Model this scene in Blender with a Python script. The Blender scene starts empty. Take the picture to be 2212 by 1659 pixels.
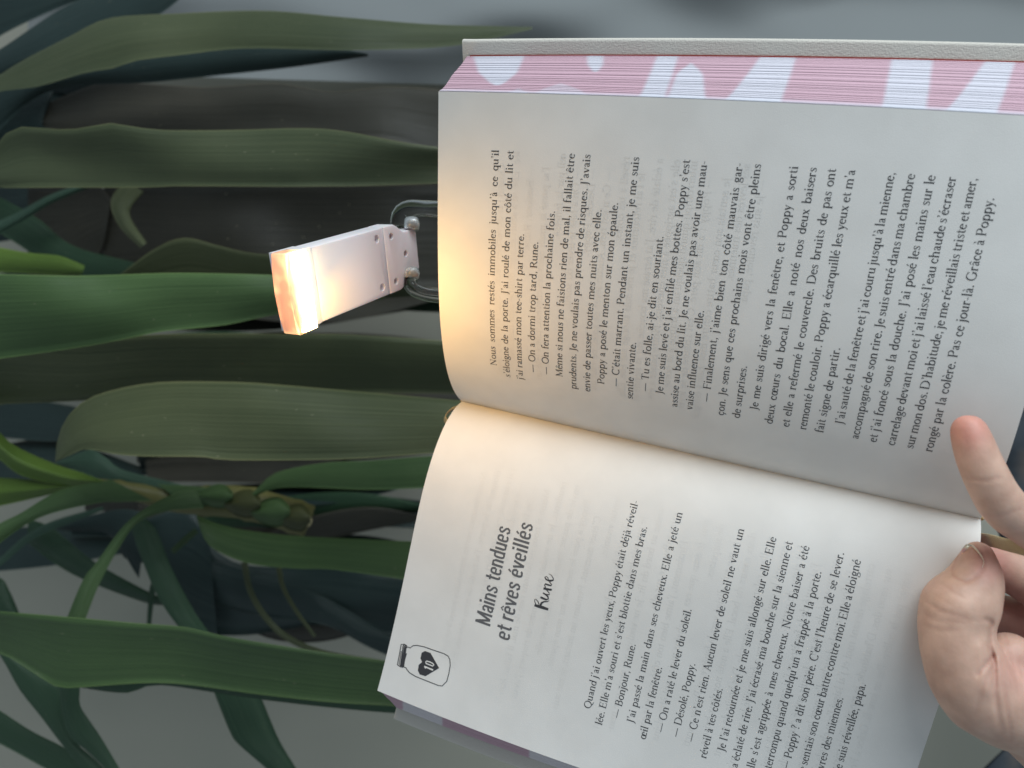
import bpy, bmesh, math, random
import numpy as np
from mathutils import Vector, Matrix, noise
from mathutils.bvhtree import BVHTree
random.seed(7)
sc = bpy.context.scene
C = sc.collection

# ---------------------------------------------------------------- frame of reference
# The place is measured in millimetres from the phone (x right, y down, z away
# in the photograph) and turned into metres with world Z up by W().
FPX = 1582.31                      # focal length in pixels of a 2212 px wide picture
CAM = Vector((0.0, 0.0, 1.25))
TILT = math.radians(24)
UPC = Vector((-math.cos(TILT), 0, -math.sin(TILT)))     # world up seen from the phone (held sideways, tilted down)
FWD = Vector((0, 0, 1))
HY = (FWD - UPC * FWD.dot(UPC)).normalized()             # level direction away from the reader -> world +Y
HX = HY.cross(UPC)                                        # world +X
RW = Matrix((HX, HY, UPC))
if RW.determinant() < 0:
    RW = Matrix((-HX, HY, UPC))
# camera frame (x right, y down, z fwd) is right handed, so is the world
def W(p):
    return RW @ (Vector(p) * 0.001) + CAM
def WD(d):
    return (RW @ Vector(d)).normalized()
def at(x, y, z):
    """point seen at photograph position x, y (2212 px frame) lying z millimetres away"""
    return Vector(((x - 1106) / FPX * z, (y - 829.5) / FPX * z, z))

cam_d = bpy.data.cameras.new('camera'); cam = bpy.data.objects.new('camera', cam_d); C.objects.link(cam)
cam_d.sensor_width = 36; cam_d.lens = FPX / 2212 * 36; cam_d.clip_start = .01; cam_d.clip_end = 50
mw = Matrix((WD((1, 0, 0)), WD((0, -1, 0)), WD((0, 0, -1)))).transposed().to_4x4()
mw.translation = CAM
cam.matrix_world = mw
cam_d.dof.use_dof = True; cam_d.dof.focus_distance = .275; cam_d.dof.aperture_fstop = cam_d.lens / 2.6
sc.camera = cam

world = bpy.data.worlds.new("World"); sc.world = world; world.use_nodes = True
bg = world.node_tree.nodes['Background']; bg.inputs[0].default_value = (.62, .74, .84, 1); bg.inputs[1].default_value = .37
def area(name, pos, target, sx, sy, power, col):
    l = bpy.data.lights.new(name, 'AREA'); l.shape = 'RECTANGLE'; l.size = sx; l.size_y = sy; l.energy = power; l.color = col
    o = bpy.data.objects.new(name, l); C.objects.link(o); o.location = W(pos)
    o.rotation_euler = (W(target) - W(pos)).to_track_quat('-Z', 'Y').to_euler()
    return o
# daylight from a window behind the reader, on the side of the book's fore-edge
area('window_light', (350, -1040, -440), (60, 0, 300), .9, 1.1, 20, (.85, .93, .98))
sc.view_settings.view_transform = 'Standard'; sc.view_settings.look = 'None'
sc.view_settings.exposure = 0; sc.view_settings.gamma = 1
sc.cycles.use_denoising = True
sc.cycles.max_bounces = 8; sc.cycles.transparent_max_bounces = 12
sc.cycles.caustics_reflective = False; sc.cycles.caustics_refractive = False
sc.cycles.sample_clamp_indirect = 4

# ---------------------------------------------------------------- helpers
def tag(o, label=None, cat=None, group=None, kind=None):
    if label: o['label'] = label
    if cat: o['category'] = cat
    if group: o['group'] = group
    if kind: o['kind'] = kind
    return o
def thing(name, pos, label, cat, group=None):
    o = bpy.data.objects.new(name, None); C.objects.link(o); o.location = W(pos); o.empty_display_size = .01
    return tag(o, label, cat, group)
def origin(parent):
    v = Vector((0, 0, 0))
    while parent is not None:
        v += parent.location; parent = parent.parent
    return v
def obj(name, verts, faces, mat, parent=None, smooth=True, world_pts=False, uvs=None, cols=None, mats=None, fm=None):
    """one mesh object; verts in phone millimetres unless world_pts"""
    o0 = origin(parent)
    me = bpy.data.meshes.new(name)
    vs = [(Vector(v) if world_pts else W(v)) - o0 for v in verts]
    me.from_pydata(vs, [], faces)
    if mats:
        for m in mats: me.materials.append(m)
    else: me.materials.append(mat)
    if fm is not None: me.polygons.foreach_set('material_index', fm)
    me.polygons.foreach_set('use_smooth', [smooth] * len(me.polygons))
    if uvs is not None:
        uv = me.uv_layers.new(name='UVMap')
        li = np.empty(len(me.loops), dtype=np.int32); me.loops.foreach_get('vertex_index', li)
        uv.data.foreach_set('uv', np.asarray(uvs, dtype=np.float32)[li].ravel())
    if cols is not None:
        ca = me.color_attributes.new('Col', 'FLOAT_COLOR', 'POINT')
        a = np.ones((len(verts), 4), dtype=np.float32); a[:, :3] = np.asarray(cols, dtype=np.float32)[:, :3]
        ca.data.foreach_set('color', a.ravel())
    me.update()
    o = bpy.data.objects.new(name, me); C.objects.link(o); o.parent = parent
    return o
def bm_obj(name, bm, mat, parent=None, smooth=True):
    """bmesh in phone millimetres"""
    bm.verts.index_update()
    v = [tuple(x.co) for x in bm.verts]; f = [tuple(y.index for y in x.verts) for x in bm.faces]
    bm.free()
    return obj(name, v, f, mat, parent, smooth)
def grid_faces(nu, nv, off=0, closed=False):
    f = []
    for i in range(nu - 1):
        for j in range(nv - 1 if not closed else nv):
            j2 = (j + 1) % nv
            f.append((off + i * nv + j, off + i * nv + j2, off + (i + 1) * nv + j2, off + (i + 1) * nv + j))
    return f
def catmull(pts, n):
    P = [np.array(p, float) for p in pts]
    P = [2 * P[0] - P[1]] + P + [2 * P[-1] - P[-2]]
    L = [0]
    for i in range(1, len(P) - 2): L.append(L[-1] + np.linalg.norm(P[i + 1][:2] - P[i][:2]))
    out = []
    for k in range(n):
        d = L[-1] * k / (n - 1); i = 0
        while i < len(L) - 2 and L[i + 1] < d: i += 1
        u = (d - L[i]) / max(L[i + 1] - L[i], 1e-9)
        a, b, c, e = P[i], P[i + 1], P[i + 2], P[i + 3]
        out.append(.5 * ((2 * b) + (c - a) * u + (2 * a - 5 * b + 4 * c - e) * u * u + (3 * b - a - 3 * c + e) * u ** 3))
    return out
def tube(pts, rad, seg=10, flat=1.0, caps=True):
    """tapered tube through camera-space points; rad list"""
    n = len(pts); V = []; F = []
    pts = [Vector(p) for p in pts]; up = Vector((0, 0, 1))
    for i, p in enumerate(pts):
        t = (pts[min(i + 1, n - 1)] - pts[max(i - 1, 0)]).normalized()
        a = t.cross(up)
        if a.length < .01: a = t.cross(Vector((1, 0, 0)))
        a.normalize(); b = a.cross(t).normalized()
        for k in range(seg):
            th = 2 * math.pi * k / seg
            V.append(p + (a * math.cos(th) + b * math.sin(th) * flat) * rad[i])
    F = grid_faces(n, seg, 0, True)
    if caps:
        F.append(tuple(range(seg - 1, -1, -1))); F.append(tuple((n - 1) * seg + k for k in range(seg)))
    return V, F

# ---------------------------------------------------------------- materials
def mat(name, col=(.5, .5, .5), rough=.5, spec=.5, **kw):
    m = bpy.data.materials.new(name); m.use_nodes = True
    p = m.node_tree.nodes['Principled BSDF']
    p.inputs['Base Color'].default_value = (*col, 1); p.inputs['Roughness'].default_value = rough
    p.inputs['Specular IOR Level'].default_value = spec
    for k, v in kw.items(): p.inputs[k.replace('_', ' ')].default_value = v
    return m, m.node_tree, p
def N(t, typ, **kw):
    n = t.nodes.new(typ)
    for k, v in kw.items(): setattr(n, k, v)
    return n
def noise_tex(t, scale, detail=3, coord='Object', vec_scale=None, rough=.5):
    tc = N(t, 'ShaderNodeTexCoord'); n = N(t, 'ShaderNodeTexNoise'); n.inputs['Scale'].default_value = scale
    n.inputs['Detail'].default_value = detail; n.inputs['Roughness'].default_value = rough
    if vec_scale:
        mp = N(t, 'ShaderNodeMapping'); mp.inputs['Scale'].default_value = vec_scale
        t.links.new(tc.outputs[coord], mp.inputs['Vector']); t.links.new(mp.outputs[0], n.inputs['Vector'])
    else: t.links.new(tc.outputs[coord], n.inputs['Vector'])
    return n
def ramp(t, src, stops):
    r = N(t, 'ShaderNodeValToRGB'); el = r.color_ramp.elements
    while len(el) < len(stops): el.new(.5)
    for e, (pos, c) in zip(el, stops): e.position = pos; e.color = (*c, 1) if len(c) == 3 else c
    t.links.new(src, r.inputs[0]); return r
def bump(t, p, src, strength, dist):
    b = N(t, 'ShaderNodeBump'); b.inputs['Strength'].default_value = strength; b.inputs['Distance'].default_value = dist
    t.links.new(src, b.inputs['Height']); t.links.new(b.outputs[0], p.inputs['Normal']); return b

m_paper, t, p = mat('paper', (.78, .75, .70), .85, .2)
n1 = noise_tex(t, 55, 4); r = ramp(t, n1.outputs[0], [(.35, (.755, .735, .70)), (.65, (.80, .78, .745))]); t.links.new(r.outputs[0], p.inputs['Base Color'])
n2 = noise_tex(t, 2600, 3, rough=.7); bump(t, p, n2.outputs[0], .25, .00025)
m_ghost, t, p = mat('show_through', (.768, .747, .712), .85, .2)
m_ink, t, p = mat('printed_ink', (.05, .05, .055), .7, .3)
m_grey_ink, t, p = mat('grey_ink', (.13, .13, .135), .7, .3)
m_edge, t, p = mat('painted_page_edges', (.7, .4, .5), .6, .3)
a = N(t, 'ShaderNodeVertexColor'); a.layer_name = 'Col'
nn = noise_tex(t, 900, 3); mx = N(t, 'ShaderNodeMixRGB', blend_type='MULTIPLY'); mx.inputs[0].default_value = .35
t.links.new(a.outputs[0], mx.inputs[1]); t.links.new(ramp(t, nn.outputs[0], [(.3, (.86, .86, .86)), (.7, (1, 1, 1))]).outputs[0], mx.inputs[2]); t.links.new(mx.outputs[0], p.inputs['Base Color'])
m_cover, t, p = mat('cover_cloth', (.66, .62, .55), .7, .3)
w1 = noise_tex(t, 1, 2, vec_scale=(2600, 700, 700)); w2 = noise_tex(t, 1, 2, vec_scale=(700, 2600, 2600))
mm = N(t, 'ShaderNodeMath', operation='ADD'); t.links.new(w1.outputs[0], mm.inputs[0]); t.links.new(w2.outputs[0], mm.inputs[1]); bump(t, p, mm.outputs[0], .6, .0003)
m_end, t, p = mat('endpaper', (.42, .09, .07), .8, .2)
m_gold, t, p = mat('gold_ribbon', (.78, .62, .34), .3, .6, Metallic=.1)
wv = N(t, 'ShaderNodeTexWave'); wv.inputs['Scale'].default_value = 900; tc = N(t, 'ShaderNodeTexCoord'); t.links.new(tc.outputs['UV'], wv.inputs['Vector'])
wv.inputs['Scale'].default_value = 22; wv.inputs['Distortion'].default_value = 2
t.links.new(ramp(t, wv.outputs[0], [(.1, (.80, .62, .30)), (.9, (.95, .86, .58))]).outputs[0], p.inputs['Base Color']); bump(t, p, wv.outputs[0], .7, .0003)
m_white, t, p = mat('white_plastic', (.80, .76, .77), .42, .45, Subsurface_Weight=.12, Subsurface_Scale=.004)
n3 = noise_tex(t, 1500, 3); bump(t, p, n3.outputs[0], .12, .0001)
m_screw, t, p = mat('screw_recess', (.30, .27, .26), .5, .5)
m_pin, t, p = mat('hinge_plastic', (.42, .45, .45), .3, .5, Transmission_Weight=.5)
m_clear, t, p = mat('clear_plastic', (.97, .98, .98), .05, .5, IOR=1.2); p.inputs['Transmission Weight'].default_value = 1
# ---------------------------------------------------------------- a small serif face, drawn as strokes (units 1/1000 em)
TK, TN = 92, 50
def st(pts, ws):
    """ribbon along a polyline with a width at each point -> quads"""
    n = len(pts); L = []; R = []
    for i, (x, y) in enumerate(pts):
        x0, y0 = pts[max(i - 1, 0)]; x1, y1 = pts[min(i + 1, n - 1)]
        dx, dy = x1 - x0, y1 - y0; l = math.hypot(dx, dy) or 1
        w = (ws[i] if isinstance(ws, (list, tuple)) else ws) / 2
        L.append((x - dy / l * w, y + dx / l * w)); R.append((x + dy / l * w, y - dx / l * w))
    return [(L[i], L[i + 1], R[i + 1], R[i]) for i in range(n - 1)]
def arc(cx, cy, rx, ry, a0, a1, k=1.0, n=None):
    n = n or max(4, int(abs(a1 - a0) / 24)); P = []; Wd = []
    for i in range(n + 1):
        a = math.radians(a0 + (a1 - a0) * i / n)
        P.append((cx + rx * math.cos(a), cy + ry * math.sin(a))); Wd.append((TN + (TK - TN) * abs(math.cos(a + .25)) ** 1.3) * k)
    return st(P, Wd)
def box(x0, y0, x1, y1): return [((x0, y0), (x1, y0), (x1, y1), (x0, y1))]
def stem(x, y0, y1, foot=True, flag=True, w=TK, head=False):
    g = box(x - w / 2, y0, x + w / 2, y1)
    if foot: g += box(x - 95, y0, x + 95, y0 + 30)
    if head: g += box(x - 95, y1 - 30, x + 95, y1)
    elif flag: g += [((x - 95, y1 - 62), (x, y1 - 30), (x + w / 2, y1 + 12), (x - 20, y1 - 6))]
    return g
def dot(x, y, r=52): return [((x - r, y - r * .4), (x - r * .4, y - r), (x + r * .4, y - r), (x + r, y - r * .4)), ((x - r, y + r * .4), (x - r, y - r * .4), (x + r, y - r * .4), (x + r, y + r * .4)), ((x - r * .4, y + r), (x - r, y + r * .4), (x + r, y + r * .4), (x + r * .4, y + r))]
def comma(x, y): return dot(x, y + 45, 48) + st([(x + 30, y + 40), (x + 18, y - 50), (x - 40, y - 120)], [50, 38, 16])
def arch(x0, x1): # n-arch between two stems
    c = (x0 + x1) / 2; r = (x1 - x0) / 2
    return st([(x0 + 10, 330), (x0 + r * .6, 400), (c + r * .25, 424), (x1 - r * .25, 395), (x1, 320)], [26, 44, 58, 74, TK])
G = {}
G['o'] = (505, arc(252, 212, 185, 200, 0, 360))
G['c'] = (420, arc(225, 212, 168, 200, 48, 318) + dot(325, 335, 42))
G['e'] = (430, arc(222, 212, 165, 200, 8, 318) + st([(62, 250), (385, 262)], 34))
G['a'] = (420, st([(70, 330), (120, 400), (200, 420), (270, 385), (285, 300), (285, 70), (330, 25), (395, 60)], [70, 50, 44, 66, TK, TK, 60, 22]) + st([(280, 250), (150, 215), (85, 150), (90, 60), (150, 22), (215, 40), (280, 90)], [30, 40, 66, 72, 50, 36, 28]))
G['b'] = (510, stem(105, 0, 690, False) + arc(270, 212, 170, 200, -150, 150))
G['d'] = (515, stem(400, 10, 690, False) + st([(400, 25), (470, 25)], 40) + arc(235, 212, 170, 200, 30, 330))
G['p'] = (515, stem(115, -220, 425) + arc(275, 212, 170, 200, -150, 150))
G['q'] = (505, stem(395, -220, 415, True, False) + arc(235, 212, 170, 200, 30, 330))
G['g'] = (450, arc(215, 275, 130, 135, 0, 360) + st([(120, 160), (90, 90), (160, 45), (300, 30), (390, -20), (385, -110), (300, -180), (180, -195), (70, -160), (50, -90), (130, -15)], [36, 50, 70, 76, 66, 60, 44, 40, 50, 56, 36]) + st([(310, 370), (420, 385)], [30, 56]))
G['h'] = (530, stem(110, 0, 690) + arch(120, 400) + stem(400, 0, 330, True, False))
G['n'] = (535, stem(110, 0, 430) + arch(120, 405) + stem(405, 0, 330, True, False))
G['m'] = (800, stem(110, 0, 430) + arch(120, 395) + stem(395, 0, 330, True, False) + arch(405, 685) + stem(685, 0, 330, True, False))
G['r'] = (365, stem(110, 0, 430) + st([(120, 320), (190, 395), (260, 420)], [26, 46, 60]) + dot(275, 385, 48))
G['u'] = (520, stem(105, 110, 430, False) + stem(390, 10, 430, False) + st([(105, 120), (125, 50), (200, 22), (300, 50), (390, 110)], [TK, 74, 56, 42, 26]) + st([(390, 25), (470, 25)], 40))
G['i'] = (258, stem(125, 0, 430) + dot(120, 590))
G['j'] = (240, st([(125, 425), (125, -60), (90, -170), (10, -215)], [TK, TK, 60, 40]) + dot(120, 590) + box(60, 385, 125, 425))
G['l'] = (250, stem(120, 0, 690))
G['k'] = (500, stem(110, 0, 690) + st([(140, 215), (370, 405)], 34) + st([(220, 280), (420, 20)], TK) + box(310, 395, 460, 425) + box(350, 0, 490, 28))
G['f'] = (315, stem(135, 0, 560, True, False) + st([(135, 540), (155, 640), (230, 690), (310, 680)], [TK, 70, 48, 40]) + dot(320, 655, 42) + box(45, 395, 290, 430))
G['s'] = (375, st([(310, 350), (250, 405), (170, 415), (95, 370), (100, 290), (190, 235), (280, 180), (305, 100), (240, 30), (150, 12), (65, 60)], [34, 36, 44, 60, 74, 84, 76, 62, 44, 38, 36]) + st([(312, 410), (315, 310)], 28) + st([(58, 20), (56, 125)], 28))
G['t'] = (325, st([(140, 560), (140, 100), (170, 35), (230, 22), (305, 60)], [50, TK, 72, 50, 22]) + box(40, 395, 295, 430))
G['v'] = (460, st([(80, 420), (235, 20)], TK) + st([(235, 20), (375, 415)], 36) + box(15, 398, 170, 426) + box(310, 398, 450, 426))
G['w'] = (690, st([(80, 420), (215, 20)], TK) + st([(215, 20), (345, 415)], 36) + st([(345, 420), (480, 20)], TK) + st([(480, 20), (600, 415)], 36) + box(15, 398, 170, 426) + box(540, 398, 680, 426))
G['x'] = (450, st([(90, 415), (370, 10)], TK) + st([(365, 415), (90, 10)], 36) + box(20, 398, 170, 426) + box(300, 398, 440, 426) + box(20, 0, 170, 28) + box(290, 0, 440, 28))
G['y'] = (450, st([(80, 420), (240, 30)], TK) + st([(380, 415), (220, -20), (150, -170), (70, -205)], [36, 38, 50, 56]) + box(15, 398, 170, 426) + box(310, 398, 450, 426))
G['z'] = (420, box(50, 385, 370, 425) + st([(350, 400), (70, 25)], 66) + box(50, 0, 370, 38))
def S(x, a, b, w=92): return stem(x, a, b, True, False, w, True)
G['A'] = (700, st([(340, 650), (110, 10)], 38) + st([(330, 660), (590, 10)], 96) + box(190, 225, 480, 262) + box(20, 0, 210, 30) + box(480, 0, 690, 30))
G['B'] = (600, S(130, 0, 650) + arc(280, 490, 180, 155, -90, 90) + arc(280, 180, 230, 175, -90, 90) + box(130, 0, 290, 34) + box(130, 320, 290, 352) + box(130, 618, 290, 650))
G['C'] = (660, arc(370, 325, 300, 325, 48, 315) + st([(585, 650), (585, 470)], 30))
G['D'] = (765, S(130, 0, 650) + arc(330, 325, 340, 310, -90, 90) + box(130, 0, 340, 34) + box(130, 618, 340, 650))
G['E'] = (600, S(130, 0, 650) + box(130, 0, 530, 38) + box(130, 615, 510, 650) + box(130, 320, 430, 352) + box(505, 0, 535, 150) + box(480, 520, 510, 650) + box(410, 270, 435, 400))
G['F'] = (555, S(130, 0, 650) + box(130, 615, 510, 650) + box(130, 320, 430, 352) + box(480, 520, 510, 650) + box(410, 270, 435, 400))
G['G'] = (740, arc(370, 325, 300, 325, 48, 325) + box(570, 60, 655, 290) + box(500, 270, 710, 300) + st([(605, 640), (605, 480)], 30))
G['H'] = (780, S(130, 0, 650) + S(650, 0, 650) + box(130, 320, 650, 354))
G['J'] = (340, st([(190, 640), (190, 20), (150, -110), (40, -160)], [92, 92, 60, 44]) + box(90, 620, 290, 650))
G['L'] = (560, S(130, 0, 650) + box(130, 0, 520, 38) + box(495, 0, 525, 170))
G['M'] = (860, st([(150, 640), (130, 10)], 40) + st([(150, 640), (430, 40)], 90) + st([(430, 40), (700, 640)], 38) + st([(710, 640), (735, 10)], 92) + box(40, 0, 220, 30) + box(640, 0, 830, 30) + box(60, 620, 190, 650) + box(680, 620, 810, 650))
G['N'] = (780, st([(150, 640), (150, 10)], 40) + st([(150, 640), (620, 20)], 90) + st([(620, 20), (620, 640)], 40) + box(60, 0, 240, 30) + box(530, 620, 720, 650) + box(50, 620, 190, 650))
G['O'] = (770, arc(385, 325, 310, 322, 0, 360))
G['Q'] = (770, arc(385, 325, 310, 322, 0, 360) + st([(350, 20), (520, -90), (740, -150)], [30, 70, 50]))
G['P'] = (575, S(130, 0, 650) + arc(290, 475, 210, 175, -90, 90) + box(130, 285, 300, 318) + box(130, 618, 300, 650))
G['R'] = (640, S(130, 0, 650) + arc(290, 490, 190, 160, -90, 90) + box(130, 315, 300, 348) + box(130, 618, 300, 650) + st([(310, 320), (540, 25), (630, 15)], [60, 88, 40]))
G['T'] = (640, S(320, 0, 650) + box(50, 612, 590, 650) + box(45, 500, 75, 650) + box(565, 500, 595, 650))
G['.'] = (225, dot(112, 48)); G[','] = (225, comma(115, 0)); G["'"] = (215, comma(110, 600)); G['-'] = (300, box(40, 200, 255, 238))
G['—'] = (900, box(40, 205, 860, 258)); G['?'] = (400, st([(80, 560), (130, 650), (230, 660), (310, 590), (290, 480), (200, 390), (185, 200)], [60, 50, 50, 76, 80, 66, 30]) + dot(185, 48))
def acute(x): return st([(x - 45, 510), (x + 60, 660)], [28, 76])
def grave(x): return st([(x - 70, 660), (x + 40, 510)], [76, 28])
def circ(x): return st([(x - 115, 510), (x, 630)], [28, 56]) + st([(x, 630), (x + 115, 510)], [56, 28])
G['é'] = (430, G['e'][1] + acute(235)); G['è'] = (430, G['e'][1] + grave(225)); G['ê'] = (430, G['e'][1] + circ(225))
G['à'] = (420, G['a'][1] + grave(205)); G['â'] = (420, G['a'][1] + circ(205)); G['ô'] = (505, G['o'][1] + circ(252))
G['ç'] = (420, G['c'][1] + st([(225, 10), (260, -70), (230, -150), (140, -170)], [30, 50, 56, 30]))
G['œ'] = (720, arc(235, 212, 175, 200, 0, 360) + [tuple((x + 290, y) for x, y in q) for q in G['e'][1]])
SP = 250
def measure(s): return sum(G[c][0] for c in s if c != ' ')
def layout(s, x0, em, space):
    """quads in millimetres along the baseline from x0"""
    out = []; x = x0; k = em / 1000
    for c in s:
        if c == ' ': x += space; continue
        adv, q = G[c]
        for poly in q: out.append([(x + px * k, py * k) for px, py in poly])
        x += adv * k
    return out, x
# ---------------------------------------------------------------- the book: page surfaces
BOOK_R = Matrix(((0.077642, 0.912229, -0.402256), (-0.947597, 0.192934, 0.254632), (-0.309891, -0.361406, -0.879405)))      # columns: towards the right page, down the page, towards the reader
BOOK_T = Vector((77.804, 29.100, 285.605))
BP = dict(a=-.20558, b1=1.08427, c1=32.807, b2=1.72612, c2=28.150, k1=-.23848, k2=-.24274, bow1=-.21311, bow2=-2.37365,
          d1=.10526, d2=.41087, sk1=-.02441, sk2=-.02699, e=-3.29358, m1=6.02001, m2=1.12727, kb1=-.05021, kb2=.16560)
PW, PH = 133.6, 201.8
MI, MO, MI2, TR0, TL0, LEAD = 26.772, 114.738, 27.244, 18.3215, 83.6104, 5.6
def page_local(side, s, t):
    q = '1' if side > 0 else '2'; w = t / 200 - .5; n = 20; a = BP['a'] + BP['k' + q] * w + BP['bow' + q] * w * w / 10
    b = BP['b' + q] + BP['kb' + q] * w
    u = (np.arange(n) + .5) / n * s; th = a + b * np.exp(-u / BP['c' + q]) + BP['d' + q] * u / 100
    X = np.cos(th).sum() * s / n; Z = np.sin(th).sum() * s / n + BP['e'] * w * w
    th1 = a + b * math.exp(-s / BP['c' + q]) + BP['d' + q] * s / 100
    return Vector((side * X, t + BP['sk' + q] * s + BP['m' + q] * w * w * s / 100 - 110, Z)), Vector((-side * math.sin(th1), 0, math.cos(th1)))
def BL(v): return BOOK_R @ Vector(v) + BOOK_T
_cache = {}
def page_tab(side):
    if side not in _cache:
        ss = np.linspace(0, PW + 2, 70); ts = np.linspace(-2, PH + 2, 60)
        A = np.zeros((60, 70, 6))
        for i, t_ in enumerate(ts):
            for j, s_ in enumerate(ss):
                P_, N_ = page_local(side, s_, t_); A[i, j, :3] = P_; A[i, j, 3:] = N_
        _cache[side] = A
    return _cache[side]
def page_pt(side, s, t, h=0.0):
    """camera-space point on a page: s mm from the gutter, t mm from the top edge, h mm proud"""
    A = page_tab(side); x = min(max(s / (PW + 2) * 69, 0), 68.999); y = min(max((t + 2) / (PH + 4) * 59, 0), 58.999)
    i, j = int(y), int(x); u, v = x - j, y - i
    q = (A[i, j] * (1 - u) + A[i, j + 1] * u) * (1 - v) + (A[i + 1, j] * (1 - u) + A[i + 1, j + 1] * u) * v
    return BL(Vector(q[:3]) + Vector(q[3:]) * h)
def px(P): return 1106 + FPX * P[0] / P[2], 829.5 + FPX * P[1] / P[2]
def inv_page(side, x, y):
    s, t_ = 60., 60.
    for _ in range(25):
        P0 = np.array(px(page_pt(side, s, t_))); Ps = np.array(px(page_pt(side, s + .5, t_))); Pt = np.array(px(page_pt(side, s, t_ + .5)))
        J = np.array([(Ps - P0) / .5, (Pt - P0) / .5]).T
        d = np.linalg.solve(J, np.array([x, y]) - P0); s = min(max(s + d[0], 0), PW); t_ = min(max(t_ + d[1], 0), PH)
    return s, t_

book = thing('book', page_pt(1, 0, PH), 'open hardback novel with pink and white painted page edges, held up by a hand', 'book')
def fore(side, t_, f):
    """fore-edge of the block: f = 0 at the open page, 1 at the cover, in book frame"""
    P_ = page_local_cache(side, t_); w = t_ / PH; f = .02 + .98 * f
    if side > 0: n_ = 20 + 1.5 * w; u = 14 + 3.5 * w
    else: n_ = 15.5 - 3 * w; u = 21 - 7 * w
    return P_ + Vector((side * u * (f ** 1.15), (1.2 * math.sin(f * 9) * .25), -n_ * f))
def hinge(side, t_):
    P_, _n = page_local(side, 0, t_)
    return Vector((side * 6.0, P_.y, P_.z - 24))
def leaf_curve(side, t_, f, ns, tail=0):
    """one leaf of the block, from the glue to the fore-edge"""
    out = []; E = fore(side, t_, f); Hh = hinge(side, t_)
    A = page_tab(side)
    G0, _ = page_local(side, 0, t_); f = .03 + .97 * f
    root = G0.lerp(Hh, f)
    top0 = G0
    for k in range(ns):
        v = k / (ns - 1); s = PW * v
        y = min(max((t_ + 2) / (PH + 4) * 59, 0), 58.999); x = min(s / (PW + 2) * 69, 68.999); i, j = int(y), int(x); a_, b_ = x - j, y - i
        q = (A[i, j] * (1 - a_) + A[i, j + 1] * a_) * (1 - b_) + (A[i + 1, j] * (1 - a_) + A[i + 1, j + 1] * a_) * b_
        P_ = Vector(q[:3])
        Etop = Vector(((A[i, 68] * (1 - b_) + A[i + 1, 68] * b_)[:3]))
        flat = root.lerp(E, v)
        topc = P_ + (root - G0) * (1 - v) + (E - page_local_cache(side, t_)) * v
        g = f ** 1.5
        out.append(topc * (1 - g) + flat * g - Vector((0, 0, .5)))
    return out
_pc = {}
def page_local_cache(side, t_):
    k = (side, round(t_, 3))
    if k not in _pc: _pc[k] = page_local(side, PW, t_)[0]
    return _pc[k]

# petals printed on the fore-edge: (x at cover left, right, x at page left, right, from f, to f) along the picture
PETALS = [((1022, 1133), (1050, 1095), 1.0, .22), ((1268, 1304), (1275, 1297), 1.0, .62), ((1420, 1465), (1381, 1435), 1.0, 0.),
          ((1475, 1515), (1441, 1524), .85, 0.), ((1643, 1720), (1566, 1685), 1.0, 0.), ((1926, 2015), (1905, 2000), 1.0, 0.), ((2128, 2193), (2042, 2152), 1.0, 0.),
          ((1170, 1250), (1160, 1265), .32, 0.), ((1100, 1145), (1090, 1150), .16, 0.)]
def edge_col(side, xp, f, rnd):
    pk = (.65, .42, .49); wh = (.71, .69, .76); c = pk
    if side > 0:
        for (a0, a1), (b0, b1), f1, f0 in PETALS:
            if f0 <= f <= f1:
                g = (f - f0) / (f1 - f0) if f0 > 0 else f
                sh = math.sin(min(1, (f1 - f) / .3 + .0) * math.pi / 2) if f1 < 1 else 1
                if f0 > 0: sh = math.sqrt(min(1, max(0, g * 2.2)))
                l = b0 + (a0 - b0) * f; r_ = b1 + (a1 - b1) * f; m_ = (l + r_) / 2; h_ = (r_ - l) / 2 * sh
                e_ = min(1, max(0, (h_ - abs(xp - m_)) / 9 + .5)) * (1 if f1 > .9 or f1 == .85 else .5)
                if e_ > 0: c = tuple(a_ * (1 - e_) + b_ * e_ for a_, b_ in zip(c, wh))
    else:
        if math.sin(xp * .021 + 1.2) + .5 * math.sin(xp * .05) > .35: c = (.80, .74, .76)
    k = .93 + .07 * rnd
    if f < .13: q_ = .6 * (1 - f / .13); c = tuple(v * (1 - q_) + w * q_ for v, w in zip(c, (.72, .76, .84)))
    return tuple(v * k for v in c)

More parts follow.
